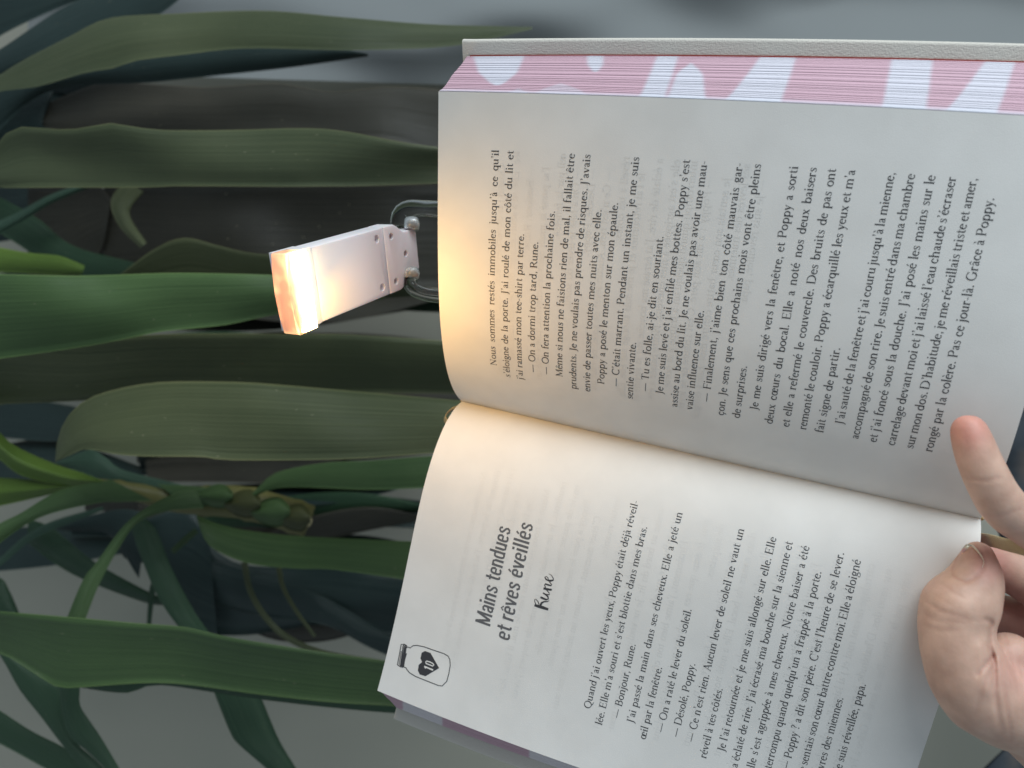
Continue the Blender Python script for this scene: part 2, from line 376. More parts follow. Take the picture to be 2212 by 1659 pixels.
def build_block(side):
    NL = 46; NT = 260; V = []; F = []; Cc = []; rnd = random.Random(side + 5)
    ts = [PH * i / (NT - 1) for i in range(NT)]
    jit = [rnd.uniform(-.13, .13) for _ in range(NL)]; tj = [rnd.uniform(-.18, .18) for _ in range(NL)]; tone = [rnd.random() for _ in range(NL)]
    for k in range(NL):                                   # each gathering of leaves: a thin slab with its own fore-edge
        f0 = k / NL + .004; f1 = (k + .95) / NL
        base = len(V)
        for i, t_ in enumerate(ts):
            for f in (f0, f1):
                P_ = fore(side, t_, f) + Vector((side * jit[k], 0, 0)); q = BL(P_); V.append(q); xp, yp = px(q)
                Cc.append(edge_col(side, xp, f, tone[k]))
            for f in (f0, f1):
                P_ = fore(side, t_, f) - Vector((side * 9, 0, -side * 0)) ; P_ = fore(side, t_, f).lerp(hinge(side, t_), .09); V.append(BL(P_)); Cc.append((.72, .69, .64))
        for i in range(NT - 1):
            a_ = base + i * 4; b_ = a_ + 4
            F += [(a_, a_ + 1, b_ + 1, b_), (a_ + 2, a_, b_, b_ + 2), (a_ + 1, a_ + 3, b_ + 3, b_ + 1)]
    # head and tail faces of the leaves
    for tt in (0, PH):
        for k in range(NL):
            f0 = k / NL + .004; f1 = (k + .95) / NL; base = len(V); tz = tt + tj[k]; ns = 36
            c0 = leaf_curve(side, tt, f0, ns); c1 = leaf_curve(side, tt, f1, ns)
            for a_, b_ in zip(c0, c1):
                for w_ in (a_, b_):
                    V.append(BL(w_ + Vector((0, tj[k], 0)))); Cc.append((.70, .40, .50))
            for a_, b_ in zip(c0, c1):
                for w_ in (a_, b_):
                    V.append(BL(w_ + Vector((0, 5 if tt == 0 else -5, 0)))); Cc.append((.62, .58, .54))
            for i in range(ns - 1):
                a_ = base + 2 * i; b_ = a_ + 2 * ns
                F += [(a_, a_ + 2, a_ + 3, a_ + 1), (a_, b_, b_ + 2, a_ + 2), (a_ + 1, a_ + 3, b_ + 3, b_ + 1)]
    return obj('page_block', V, F, m_edge, book, False, cols=Cc)
for sd in (1, -1):
    pb = build_block(sd)
    pb['label'] = 'thick stack of leaves with pink and white flower print on its edge' if sd > 0 else 'thinner seen stack of leaves with pale pink edge under the left page'

# open pages
def build_page(side, name='page', h=0., smax=PW, shift=0.):
    ns, nt_ = 90, 70; V = []; U = []
    ss = [smax * (i / (ns - 1)) ** 1.3 for i in range(ns)]
    for hh in (h, h - .12):
        for j in range(nt_):
            for i in range(ns):
                V.append(page_pt(side, ss[i] if hh == h else ss[i] - .0, PH * j / (nt_ - 1) + shift, hh)); U.append((ss[i] / PW, j / nt_))
    F = grid_faces(nt_, ns) + [tuple(reversed(f)) for f in grid_faces(nt_, ns, ns * nt_)]
    o_ = ns * nt_
    es = True
    for j in range(nt_ - 1):
        a_ = j * ns + ns - 1; F.append((a_, a_ + ns, a_ + ns + o_, a_ + o_))
    for i in range(ns - 1):
        for j in (0, nt_ - 1):
            a_ = j * ns + i; F.append((a_, a_ + 1, a_ + 1 + o_, a_ + o_))
    o = obj(name, V, F, m_paper, book, True, uvs=U); m_ = o.modifiers.new('edge', 'EDGE_SPLIT'); m_.split_angle = math.radians(50); return o
page_r = build_page(1); page_l = build_page(-1)
page_r['label'] = 'right-hand page full of printed text'; page_l['label'] = 'left-hand page opening a chapter'
# printed lines
RIGHT = """>Nous sommes restés immobiles jusqu'à ce qu'il|
s'éloigne de la porte. J'ai roulé de mon côté du lit et|
j'ai ramassé mon tee-shirt par terre.
>— On a dormi trop tard, Rune.
>— On fera attention la prochaine fois.
>Même si nous ne faisions rien de mal, il fallait être|
prudents. Je ne voulais pas prendre de risques. J'avais|
envie de passer toutes mes nuits avec elle.
>Poppy a posé le menton sur mon épaule.
>— C'était marrant. Pendant un instant, je me suis|
sentie vivante.
>— Tu es folle, ai-je dit en souriant.
>Je me suis levé et j'ai enfilé mes bottes. Poppy s'est|
assise au bord du lit. Je ne voulais pas avoir une mau-|
vaise influence sur elle.
>— Finalement, j'aime bien ton côté mauvais gar-|
çon. Je sens que ces prochains mois vont être pleins|
de surprises.
>Je me suis dirigé vers la fenêtre, et Poppy a sorti|
deux cœurs du bocal. Elle a noté nos deux baisers|
et elle a refermé le couvercle. Des bruits de pas ont|
remonté le couloir. Poppy a écarquillé les yeux et m'a|
fait signe de partir.
>J'ai sauté de la fenêtre et j'ai couru jusqu'à la mienne,|
accompagné de son rire. Je suis entré dans ma chambre|
et j'ai foncé sous la douche. J'ai posé les mains sur le|
carrelage devant moi et j'ai laissé l'eau chaude s'écraser|
sur mon dos. D'habitude, je me réveillais triste et amer,|
rongé par la colère. Pas ce jour-là. Grâce à Poppy."""
LEFT = """>Quand j'ai ouvert les yeux, Poppy était déjà réveil-|
lée. Elle m'a souri et s'est blottie dans mes bras.
>— Bonjour, Rune.
>J'ai passé la main dans ses cheveux. Elle a jeté un|
œil par la fenêtre.
>— On a raté le lever du soleil.
>— Désolé, Poppy.
>— Ce n'est rien. Aucun lever de soleil ne vaut un|
réveil à tes côtés.
>Je l'ai retournée et je me suis allongé sur elle. Elle|
a éclaté de rire. J'ai écrasé ma bouche sur la sienne et|
elle s'est agrippée à mes cheveux. Notre baiser a été|
interrompu quand quelqu'un a frappé à la porte.
>— Poppy ? a dit son père. C'est l'heure de se lever.
>Je sentais son cœur battre contre moi. Elle a éloigné|
ses lèvres des miennes.
>— Je suis réveillée, papa."""
WIDTH = MO - MI; INDENT = 4.6
def lines(block):
    r_ = []
    for l in block.split('\n'):
        ind = l.startswith('>'); full = l.endswith('|'); r_.append((l.strip('>|'), ind, full))
    return r_
allfull = [(measure(s), s.count(' '), WIDTH - (INDENT if ind else 0)) for s, ind, fu in lines(RIGHT) if fu]
EM = sum(w for _, _, w in allfull) / sum((m + sp * 262) / 1000 for m, sp, _ in allfull)
def put_text(name, parent, side, quads, mt, x_to_s, t_base, h=.075):
    V = []; F = []
    for q in quads:
        b_ = len(V)
        for (x, y) in q: V.append(page_pt(side, x_to_s(x), t_base - y, h))
        F.append(tuple(range(b_, b_ + len(q))))
    return obj(name, V, F, mt, parent, False)
for block, side, t0, xs in ((RIGHT, 1, TR0, lambda x: MI + x), (LEFT, -1, TL0, lambda x: MI2 + WIDTH - x)):
    for i, (s, ind, full) in enumerate(lines(block)):
        x0 = INDENT if ind else 0; sp = .262 * EM; em = EM
        if full:
            sp = (WIDTH - x0 - measure(s) * EM / 1000) / s.count(' ')
            if sp < .17 * EM:
                sp = .17 * EM; em = (WIDTH - x0 - sp * s.count(' ')) / measure(s) * 1000
        q, _ = layout(s, x0, em, sp)
        if i == 28: sp
        put_text('text_line', page_r if side > 0 else page_l, side, q, m_ink, xs, t0 + LEAD * (i + 1))

# the print on the other side of each leaf shows faintly through the paper
for block, side, t0 in ((LEFT, 1, TR0 + 2.4), (RIGHT, -1, TR0 + 2.6)):
    qs = []
    for i, (s, ind, full) in enumerate(lines(block)[:29]):
        q, xe = layout(s, 0, EM, .27 * EM)
        qs += [[(WIDTH - x - (INDENT if ind else 0), y - LEAD * (i + 1)) for x, y in p_] for p_ in q]
    g_ = put_text('show_through_print', page_r if side > 0 else page_l, side, qs, m_ghost, (lambda x: MI + x) if side > 0 else (lambda x: MI2 + WIDTH - x), t0, .045)
    g_['kind'] = 'stuff'
# ---------------------------------------------------------------- chapter heading, name and jar emblem on the left page
class Page2D:
    """local affine map from the heading's drawing units onto the page, from three points of the page"""
    def __init__(self, side, O, A, B):      # O origin, A = unit x point, B = unit y point, all as (s, t)
        self.side, self.O, self.A, self.B = side, np.array(O), np.array(A) - np.array(O), np.array(B) - np.array(O)
    def __call__(self, x, y, h=.075):
        p = self.O + self.A * x + self.B * y
        return page_pt(self.side, p[0], p[1], h)
def flat_mesh(name, parent, fn, quads, mt, h=.075):
    V = []; F = []
    for q in quads:
        b_ = len(V); V += [fn(x, y, h) for x, y in q]; F.append(tuple(range(b_, b_ + len(q))))
    return obj(name, V, F, mt, parent, False)
def oval(cx_, rx_, y0, y1, a0=0, a1=360, w=98):
    cy_, ry_ = (y0 + y1) / 2, (y1 - y0) / 2
    P_ = []
    for i in range(17):
        a_ = math.radians(a0 + (a1 - a0) * i / 16); c_, s_ = math.cos(a_), math.sin(a_)
        P_.append((cx_ + rx_ * math.copysign(abs(c_) ** .55, c_), cy_ + ry_ * math.copysign(abs(s_) ** .8, s_)))
    return st(P_, w)
def sans(c):
    v = lambda x, a, b: box(x - 50, a, x + 50, b)
    if c == 'M': return 560, v(70, 0, 760) + v(480, 0, 760) + st([(75, 740), (275, 60)], 100) + st([(475, 740), (275, 60)], 100)
    if c == 'a': return 350, v(270, 0, 400) + st([(80, 400), (110, 500), (200, 520), (270, 470), (270, 380)], 92) + st([(270, 300), (110, 240), (70, 130), (120, 50), (220, 60), (270, 140)], 90)
    if c == 'i': return 190, v(90, 0, 540) + box(38, 650, 142, 760)
    if c == 'l': return 190, v(90, 0, 780)
    if c == 'n': return 370, v(70, 0, 540) + v(285, 0, 400) + st([(80, 420), (150, 500), (230, 500), (285, 390)], 88)
    if c == 'u': return 370, v(70, 130, 540) + v(285, 0, 540) + st([(70, 150), (110, 50), (190, 45), (280, 120)], 88)
    if c == 's': return 340, st([(280, 390), (240, 490), (150, 510), (80, 450), (80, 370), (160, 290), (250, 220), (280, 130), (220, 45), (120, 35), (55, 150)], 90)
    if c == 't': return 270, st([(130, 700), (130, 120), (160, 45), (240, 45)], 96) + box(20, 450, 240, 535)
    if c in 'eéê':
        g = oval(180, 115, 40, 500, 5, 320, 92) + box(75, 240, 300, 320)
        if c == 'é': g = g + st([(160, 590), (240, 720)], [70, 80])
        if c == 'ê': g = g + st([(90, 590), (180, 700), (270, 590)], 60)
        return 365, g
    if c == 'd': return 380, v(290, 0, 780) + oval(180, 112, 40, 500, 0, 360, 90)
    if c == 'r': return 260, v(70, 0, 540) + st([(80, 400), (140, 490), (240, 500)], 92)
    if c == 'v': return 340, st([(40, 540), (165, 20)], 92) + st([(290, 540), (165, 20)], 92)
    return 210, []
def heading(text, p0, p1, cap_px):
    s0 = np.array(inv_page(-1, *p0)); s1 = np.array(inv_page(-1, *p1))
    tot = sum(sans(c)[0] for c in text); ux = (s1 - s0) / tot
    d = np.array(p1) - np.array(p0); d = d / np.linalg.norm(d)
    up_ = (p0[0] + d[1] * cap_px, p0[1] - d[0] * cap_px)      # up = towards the head of the page = picture left
    s2 = np.array(inv_page(-1, *up_)); uy = (s2 - s0) / 760
    m_ = Page2D(-1, s0, s0 + ux, s0 + uy); x = 0; qs = []
    for c in text:
        adv, g = sans(c)
        qs += [[(x + a_ + b_ * .12, b_) for a_, b_ in q] for q in g]; x += adv
    return flat_mesh('heading_line', page_l, m_, qs, m_grey_ink)
heading('Mains tendues', (1058.6, 1354.2), (1104.2, 1141), 34)
heading('et rêves éveillés', (1099.7, 1386), (1152.6, 1133), 34)
def px_map(kx, ox, oy):
    def f(x, y, h=.075):
        s_, t_ = inv_page(-1, ox + x * kx, oy + y * kx); return page_pt(-1, s_, t_, h)
    return f
rm = px_map(.06616, 1141.1, 1223.4)
R_ = []
R_ += st([(205, 1265), (330, 1300), (480, 1345), (655, 1405)], [70, 95, 100, 70])
R_ += st([(250, 1240), (215, 1150), (215, 1070), (260, 1080), (320, 1150), (355, 1240)], [30, 26, 26, 24, 28, 34])
R_ += st([(400, 1270), (440, 1190), (520, 1150), (620, 1150), (690, 1115)], [70, 66, 44, 34, 14])
R_ += st([(400, 1005), (480, 1040), (590, 1085), (660, 1060), (640, 980), (560, 910), (480, 865)], [60, 66, 56, 46, 50, 46, 40])
R_ += st([(560, 910), (630, 920), (690, 925), (680, 860), (600, 775)], [34, 34, 30, 28, 24])
R_ += st([(500, 715), (620, 745), (770, 765)], [70, 72, 60])
R_ += st([(570, 690), (535, 610), (560, 570), (660, 605), (750, 630), (765, 590), (690, 500)], [26, 34, 46, 54, 40, 30, 26])
R_ += st([(690, 480), (580, 420), (545, 350), (590, 325), (645, 370), (660, 430)], [40, 46, 34, 24, 24, 22])
R_ += st([(640, 450), (730, 470), (815, 450), (820, 390), (760, 290), (665, 235)], [46, 66, 50, 30, 22, 8])
flat_mesh('handwritten_name', page_l, rm, R_, m_ink)
jm = px_map(.07607, 844.9, 1371.5)
J_ = st([(480, 340), (545, 370), (620, 305), (740, 295), (950, 340), (1200, 430), (1500, 530), (1620, 600), (1670, 700), (1680, 860), (1640, 1100), (1580, 1320), (1450, 1450), (1330, 1430), (1000, 1300), (700, 1180), (520, 1070), (450, 980), (420, 930), (360, 910)], 24)
J_ += st([(460, 370), (440, 300), (380, 265), (290, 265), (240, 540), (180, 850), (260, 900), (330, 930), (390, 700), (440, 520)], 26)
J_ += st([(350, 280), (310, 600), (270, 890)], [30, 40, 44]) + st([(400, 290), (360, 600), (320, 910)], [46, 60, 70]) + st([(290, 460), (260, 650), (225, 860)], 20) + st([(430, 330), (400, 560), (350, 900)], [30, 34, 44])
flat_mesh('jar_emblem', page_l, jm, J_, m_ink)
heart = [(960, 455), (1120, 510), (1365, 940), (980, 1170), (815, 1120), (762, 1010), (785, 850), (880, 770), (835, 660), (870, 505)]
V = [jm(x, y, .075) for x, y in heart + [(960, 780)]]
hrt = obj('heart', V, [(10, i, (i + 1) % 10) for i in range(10)], m_ink, page_l, False)
T_ = st([(945, 890), (1060, 940), (1195, 995)], [44, 40, 44]) + st([(955, 890), (985, 950)], 34)
T_ += st([(985, 770), (1010, 740), (1100, 765), (1190, 810), (1215, 850), (1190, 885), (1100, 850), (1000, 810), (985, 770)], 32)
flat_mesh('chapter_number', page_l, jm, T_, m_paper, .11)

# ---------------------------------------------------------------- boards, endpapers, spine, bands, ribbon
def board(side):
    nt_ = 50; V = []; F = []; prof = None
    for j in range(nt_):
        t_ = -3.2 + (PH + 6.4) * j / (nt_ - 1); tc_ = min(max(t_, 0), PH)
        E = fore(side, tc_, 1.0); E = Vector((E.x, E.y + (t_ - tc_), E.z)); H_ = hinge(side, tc_); H_ = Vector((H_.x, H_.y + (t_ - tc_), H_.z))
        d = (E - H_); d.y = 0; L_ = d.length; d.normalize(); n_ = Vector((-d.z, 0, d.x)) * side     # n_ towards the reader
        if n_.z < 0: n_ = -n_
        H0 = H_ - n_ * .7; over = 5.6; th = 2.9; r_ = 1.2
        pr = [H0 + d * 3, H0 + d * (L_ * .5), H0 + d * (L_ - 4), H0 + d * (L_ + over - r_)]
        for k in range(1, 5):
            a_ = math.pi / 2 * k / 4; pr.append(H0 + d * (L_ + over - r_ + r_ * math.sin(a_)) - n_ * (r_ - r_ * math.cos(a_)))
        for k in range(0, 5):
            a_ = math.pi / 2 * k / 4; pr.append(H0 + d * (L_ + over - r_ + r_ * math.cos(a_)) - n_ * (th - r_ + r_ * math.sin(a_)))
        pr += [H0 + d * (L_ * .5) - n_ * th, H0 + d * 3 - n_ * th]
        V += [BL(q) for q in pr]
    m_ = len(pr); F = grid_faces(nt_, m_, 0, True); F += [tuple(range(m_)), tuple(reversed([(nt_ - 1) * m_ + k for k in range(m_)]))]
    o_ = obj('cover_board', V, F, m_cover, book, True)
    es = o_.modifiers.new('edge', 'EDGE_SPLIT'); es.split_angle = math.radians(40)
    # endpaper glued on the board
    V = []; F = []
    for j in range(nt_):
        t_ = PH * j / (nt_ - 1); E = fore(side, t_, 1.0); H_ = hinge(side, t_); d = (E - H_); d.y = 0; L_ = d.length; d.normalize()
        n_ = Vector((-d.z, 0, d.x)) * side
        if n_.z < 0: n_ = -n_
        for a_, b_ in ((3, -.35), (L_ + (.4 if side > 0 else -1), -.35), (L_ + (.4 if side > 0 else -1), -.6), (3, -.6)): V.append(BL(H_ + d * a_ + n_ * b_))
    return o_, obj('endpaper', V, grid_faces(nt_, 4, 0, True), m_end, book, False)
for sd in (1, -1):
    bo, ep = board(sd)
    bo['label'] = 'cream cloth board behind the right-hand leaves' if sd > 0 else 'cream cloth board behind the left-hand leaves'
V = []; nt_ = 30
for j in range(nt_):
    t_ = -3.2 + (PH + 6.4) * j / (nt_ - 1); G0 = page_local(1, 0, min(max(t_, 0), PH))[0]; z0 = G0.z - 26.5
    for k in range(9):
        a_ = (k / 8 - .5) * 2; V.append(BL(Vector((a_ * 9.5, t_ - 110, z0 - 1.5 + 2.5 * a_ * a_))))
    for k in range(8, -1, -1):
        a_ = (k / 8 - .5) * 2; V.append(BL(Vector((a_ * 9.5, t_ - 110, z0 - 3.3 + 2.5 * a_ * a_))))
obj('spine', V, grid_faces(nt_, 18, 0, True) + [tuple(range(18)), tuple(reversed([(nt_ - 1) * 18 + k for k in range(18)]))], m_cover, book, True)
G0 = page_local(1, 0, 0)[0]; G1 = page_local(1, 0, PH)[0]
for nm, g_, dy in (('headband', G0, -.4), ('tailband', G1, .4)):
    v, f = tube([BL(g_ + Vector((0, dy, -1.2))), BL(g_ + Vector((0, dy, -8))), BL(g_ + Vector((0, dy, -20)))], [1.1, 1.5, 1.8], 10)
    obj(nm, v, f, m_gold, book)
def strip(name, pts, wdir, wid, parent, mt, thick=.35):
    n = len(pts); V = []; U = []; F = []
    for i, p_ in enumerate(pts):
        t_ = (pts[min(i + 1, n - 1)] - pts[max(i - 1, 0)]).normalized(); w_ = Vector(wdir[i] if isinstance(wdir, list) else wdir); w_ = (w_ - t_ * w_.dot(t_)).normalized(); nn_ = t_.cross(w_)
        for a_, b_ in ((-1, -1), (-.4, -1), (.4, -1), (1, -1), (1, 1), (.4, 1), (-.4, 1), (-1, 1)):
            V.append(p_ + w_ * (a_ * wid / 2) + nn_ * (b_ * thick / 2)); U.append((a_ * .5 + .5, i / n * 3))
    F = grid_faces(n, 8, 0, True) + [tuple(range(8)), tuple(reversed([(n - 1) * 8 + k for k in range(8)]))]
    return obj(name, V, F, mt, parent, True, uvs=U)
rp = catmull([(2085, 1158, 262), (2117, 1164, 253), (2145, 1169, 246), (2171, 1176, 240), (2212, 1186, 233), (2262, 1201, 228)], 26)
rp = [at(*q) for q in rp]
rb = strip('ribbon_bookmark', rp, (.12, .87, -.42), 4.2, book, m_gold)
lp = [at(*q) for q in catmull([(992, 880, 337), (979, 884, 340), (966, 893, 341), (961, 903, 337), (966, 914, 330), (977, 924, 326)], 18)]
rl = strip('ribbon_loop', lp, (-.25, .35, .9), 3.0, book, m_gold)
# ---------------------------------------------------------------- the clip-on reading light
LO = at(835, 564.5, 308); LD = (at(668.5, 622, 267) - LO).normalized()
LWv = Vector((.05, .935, .35)); LWv = (LWv - LD * LWv.dot(LD)).normalized(); LN = LD.cross(LWv)
if LN.x < 0: LN = -LN
def LP(l, w, n): return LO + LD * l + LWv * w + LN * n
lamp = thing('book_light', LP(-24, 0, -4), 'small white clip-on reading light, lit warm, reaching over the top of the pages', 'book light')
def prism(outline, n0, n1, r=0):
    """solid from an (l, w) outline between two depths"""
    bm = bmesh.new(); a_ = [bm.verts.new(LP(l, w, n0)) for l, w in outline]; b_ = [bm.verts.new(LP(l, w, n1)) for l, w in outline]
    k = len(outline); bm.faces.new(a_); bm.faces.new(list(reversed(b_)))
    for i in range(k): bm.faces.new((a_[i], b_[i], b_[(i + 1) % k], a_[(i + 1) % k]))
    bmesh.ops.recalc_face_normals(bm, faces=bm.faces)
    if r: bmesh.ops.bevel(bm, geom=[e for e in bm.edges], offset=r, segments=3, profile=.5, affect='EDGES', clamp_overlap=True)
    return bm
def cyl_cut(l, w, r, n0=-1.8, n1=1.5):
    bm = bmesh.new(); A_ = []; B_ = []
    for k in range(24):
        a_ = 2 * math.pi * k / 24; A_.append(bm.verts.new(LP(l + r * math.cos(a_), w + r * math.sin(a_), n0))); B_.append(bm.verts.new(LP(l + r * math.cos(a_), w + r * math.sin(a_), n1)))
    bm.faces.new(A_); bm.faces.new(list(reversed(B_)))
    for i in range(24): bm.faces.new((A_[i], B_[i], B_[(i + 1) % 24], A_[(i + 1) % 24]))
    bmesh.ops.recalc_face_normals(bm, faces=bm.faces)
    return bm
def apply_cuts(o, cuts):
    tmp = []
    for cbm in cuts:
        c = bm_obj('cut', cbm, m_white, None, False); md = o.modifiers.new('hole', 'BOOLEAN'); md.object = c; md.operation = 'DIFFERENCE'; md.solver = 'EXACT'; tmp.append(c)
    bpy.context.view_layer.update()
    dg = bpy.context.evaluated_depsgraph_get(); me = bpy.data.meshes.new_from_object(o.evaluated_get(dg))
    o.modifiers.clear(); o.data = me
    for c in tmp: bpy.data.objects.remove(c)
    me.polygons.foreach_set('use_smooth', [True] * len(me.polygons))
    es = o.modifiers.new('edge', 'EDGE_SPLIT'); es.split_angle = math.radians(28)
body = bm_obj('lamp_body', prism([(.25, -14.2), (45, -14.2), (45, 14.2), (.25, 14.2)], 0, -8, .7), m_white, lamp)
apply_cuts(body, [cyl_cut(5, -10.2, 1.75), cyl_cut(5, 10.0, 1.75)])
hb = bm_obj('hinge_block', prism([(-.25, -14.2), (-7.5, -14.2), (-10, -13), (-13.2, -10.6), (-14.5, -10.0), (-23.5, -10.0), (-24.3, -9), (-24.3, 7.6), (-23.5, 8.6), (-16, 9.4), (-14.8, 10), (-12.2, 13), (-8.5, 14.2), (-.25, 14.2)], .1, -8.2, .55), m_white, lamp)
apply_cuts(hb, [cyl_cut(-5.2, -9.6, 1.5), cyl_cut(-5.2, 9.6, 1.5), cyl_cut(-14.6, -.5, 1.5)])
for l, w, par, r in ((-5.2, -9.6, hb, 1.49), (-5.2, 9.6, hb, 1.49), (-14.6, -.5, hb, 1.49)):
    s_ = bm_obj('screw', cyl_cut(l, w, r, -1.9, -1.15), m_screw, hb, False)
hd = bm_obj('lamp_head', prism([(44.6, -13.9), (45.6, -14.35), (58, -14.3), (58, 14.3), (45.6, 14.35), (44.6, 13.9)], .02, -8.1, .2), m_white, lamp)
# lamp: LED diffuser under a clear cap
m_glow, t, p = mat('lit_diffuser', (.9, .85, .75), .5, .3)
p.inputs['Emission Color'].default_value = (1.0, .76, .36, 1); p.inputs['Emission Strength'].default_value = 24
m_cap, t, p = mat('lit_lens_cap', (.80, .50, .40), .25, .5, Transmission_Weight=.3)
tc = N(t, 'ShaderNodeTexCoord'); nz = noise_tex(t, 120, 1, 'Object'); rr_ = ramp(t, nz.outputs[0], [(.40, (1, .50, .24)), (.60, (1, .80, .34))])
t.links.new(rr_.outputs[0], p.inputs['Emission Color']); rs = ramp(t, nz.outputs[0], [(.42, (.35, .35, .35)), (.66, (1.6, 1.6, 1.6))])
ml = N(t, 'ShaderNodeMath', operation='MULTIPLY'); ml.inputs[1].default_value = .8; t.links.new(rs.outputs[0], ml.inputs[0]); t.links.new(ml.outputs[0], p.inputs['Emission Strength'])
def bulge(bm, amt):
    c = LP(61, 0, -1)
    for v in bm.verts:
        d = v.co - c; w_ = d.dot(LWv); l_ = d.dot(LD)
        if l_ > -3: v.co += LD * (amt * (1 - (w_ / 14.6) ** 2))
cb = prism([(52, -14.6), (60, -14.6), (60, -8), (60, 0), (60, 8), (60, 14.6), (52, 14.6)], 2.6, -5.2, .5); bulge(cb, 1.6)
cap = bm_obj('lens_cap', cb, m_cap, lamp)
df = bm_obj('light_panel', prism([(51.2, -14.0), (58.3, -14.0), (58.9, -9), (57.0, -5), (56.2, -1), (57.6, 4), (56.6, 9), (58.6, 14.0), (51.2, 14.0)], 3.3, 1.0, .35), m_glow, lamp)
# clear plastic clip: two bent arms and the pad behind the book
def arm(pts, rad):
    P_ = [at(*q) for q in catmull(pts, 34)]
    return tube(P_, rad if isinstance(rad, list) else [rad] * 34, 14, .42)
for nm, pts in (('clip_arm', [(868, 489, 326), (867, 474, 326), (871, 460, 326), (886, 452, 325), (910, 450, 322), (945, 452, 317), (1010, 456, 312), (1090, 462, 306)]),
                ('clip_arm', [(884, 596, 322), (884, 612, 322), (893, 625, 321), (915, 635, 319), (945, 640, 316), (1010, 642, 311), (1090, 640, 305)])):
    v, f = arm(pts, [(5.4 - 1.7 * min(1, k / 9)) if pts[0][1] < 550 else 2.9 for k in range(34)])
    obj(nm, v, f, m_clear, lamp)
v, f = tube([at(1070, 452, 311), at(1090, 470, 309), at(1095, 552, 308), at(1090, 635, 308), at(1070, 652, 308)], [3, 6, 6, 6, 3], 14, .4)
obj('clip_pad', v, f, m_clear, lamp)
for y0, y1 in ((474, 495), (582, 600)):
    v, f = tube([at(889, y0, 323), at(889.5, (y0 + y1) / 2, 322.5), at(890, y1, 322)], [3.1, 3.5, 3.1], 16)
    obj('hinge_pin', v, f, m_pin, lamp)

ll = bpy.data.lights.new('reading_lamp_light', 'AREA'); ll.shape = 'RECTANGLE'; ll.size = .026; ll.size_y = .007; ll.energy = .098; ll.color = (1.0, .51, .08)
lo = bpy.data.objects.new('reading_lamp_light', ll); C.objects.link(lo); lo.location = W(LP(55, 0, 4.2))
aim = (page_pt(-1, 25, 45) - LP(55, 0, 4.2)).normalized() * .75 + LN * .25; aim.normalize(); LA = aim
lo.rotation_euler = (-WD(LA)).to_track_quat('Z', 'Y').to_euler()
# ---------------------------------------------------------------- the hand
m_skin, t, p = mat('skin', (.6, .36, .28), .48, .4, Subsurface_Weight=.22, Subsurface_Scale=.006)
p.inputs['Subsurface Radius'].default_value = (1, .35, .2)
a = N(t, 'ShaderNodeVertexColor'); a.layer_name = 'Col'; nz = noise_tex(t, 160, 4); mx = N(t, 'ShaderNodeMixRGB', blend_type='MULTIPLY'); mx.inputs[0].default_value = 1
t.links.new(a.outputs[0], mx.inputs[1]); t.links.new(ramp(t, nz.outputs[0], [(.3, (.86, .80, .78)), (.7, (1.08, 1.06, 1.05))]).outputs[0], mx.inputs[2]); t.links.new(mx.outputs[0], p.inputs['Base Color'])
vo = N(t, 'ShaderNodeTexVoronoi'); vo.inputs['Scale'].default_value = 1300; tc = N(t, 'ShaderNodeTexCoord'); t.links.new(tc.outputs['Object'], vo.inputs['Vector'])
n9 = noise_tex(t, 420, 4, rough=.6); ad = N(t, 'ShaderNodeMath', operation='ADD'); t.links.new(vo.outputs['Distance'], ad.inputs[0]); t.links.new(n9.outputs[0], ad.inputs[1]); bump(t, p, ad.outputs[0], .08, .0003)
m_nail, t, p = mat('fingernail', (.66, .38, .33), .18, .6, Coat_Weight=.8, Subsurface_Weight=.15, Subsurface_Scale=.003)
an = N(t, 'ShaderNodeVertexColor'); an.layer_name = 'Col'; t.links.new(an.outputs[0], p.inputs['Base Color'])

# chains of (x, y, depth, radius): little finger in front of the page, thumb, palm, and the fingers that go behind the cover
LITTLE = [(2093, 931, 226, 5.5), (2101, 955, 225, 6.0), (2113, 990, 224, 6.3), (2127, 1022, 223, 6.5), (2142, 1053, 223, 6.6), (2160, 1084, 223, 6.9), (2185, 1110, 224, 7.1), (2215, 1128, 226, 7.2), (2275, 1165, 230, 8), (2360, 1270, 236, 10.5), (2450, 1400, 238, 13)]
THUMB = [(2113, 1201, 239, 5.2), (2112, 1215, 238, 6.6), (2110, 1235, 237, 7.8), (2104, 1262, 236, 8.9), (2088, 1290, 235.5, 10.8), (2070, 1316, 235, 11.5), (2062, 1350, 234.5, 10.8), (2070, 1400, 233, 11.3), (2091, 1455, 232, 12.4), (2120, 1500, 232, 13.0), (2165, 1515, 234, 14.5), (2220, 1530, 238, 15), (2330, 1600, 240, 19)]
PALM = [(2181, 1418, 235, 7.8), (2230, 1468, 236, 12), (2300, 1470, 238, 17), (2400, 1500, 240, 20), (2520, 1560, 240, 22)]
PALM2 = [(2180, 1468, 235.5, 9), (2215, 1500, 238, 12), (2300, 1530, 240, 18)]
PALM3 = [(2450, 1400, 238, 13), (2470, 1480, 240, 18), (2520, 1560, 240, 22)]
WRIST = [(2520, 1560, 240, 22), (2700, 1640, 242, 22), (2950, 1740, 244, 21)]
RING = [(1990, 1170, 292, 7.0), (2060, 1195, 284, 7.6), (2120, 1215, 276, 8.0), (2190, 1235, 268, 8.2), (2280, 1290, 258, 9), (2400, 1400, 244, 13)]
MIDDLE = [(1960, 1290, 296, 7.4), (2040, 1310, 290, 7.9), (2120, 1322, 282, 8.2), (2200, 1340, 272, 8.4), (2290, 1390, 258, 9.5), (2400, 1470, 242, 14)]
INDEX = [(1940, 1390, 300, 7.2), (2030, 1420, 294, 7.8), (2110, 1430, 286, 8.2), (2200, 1430, 272, 8.8), (2300, 1470, 256, 11)]
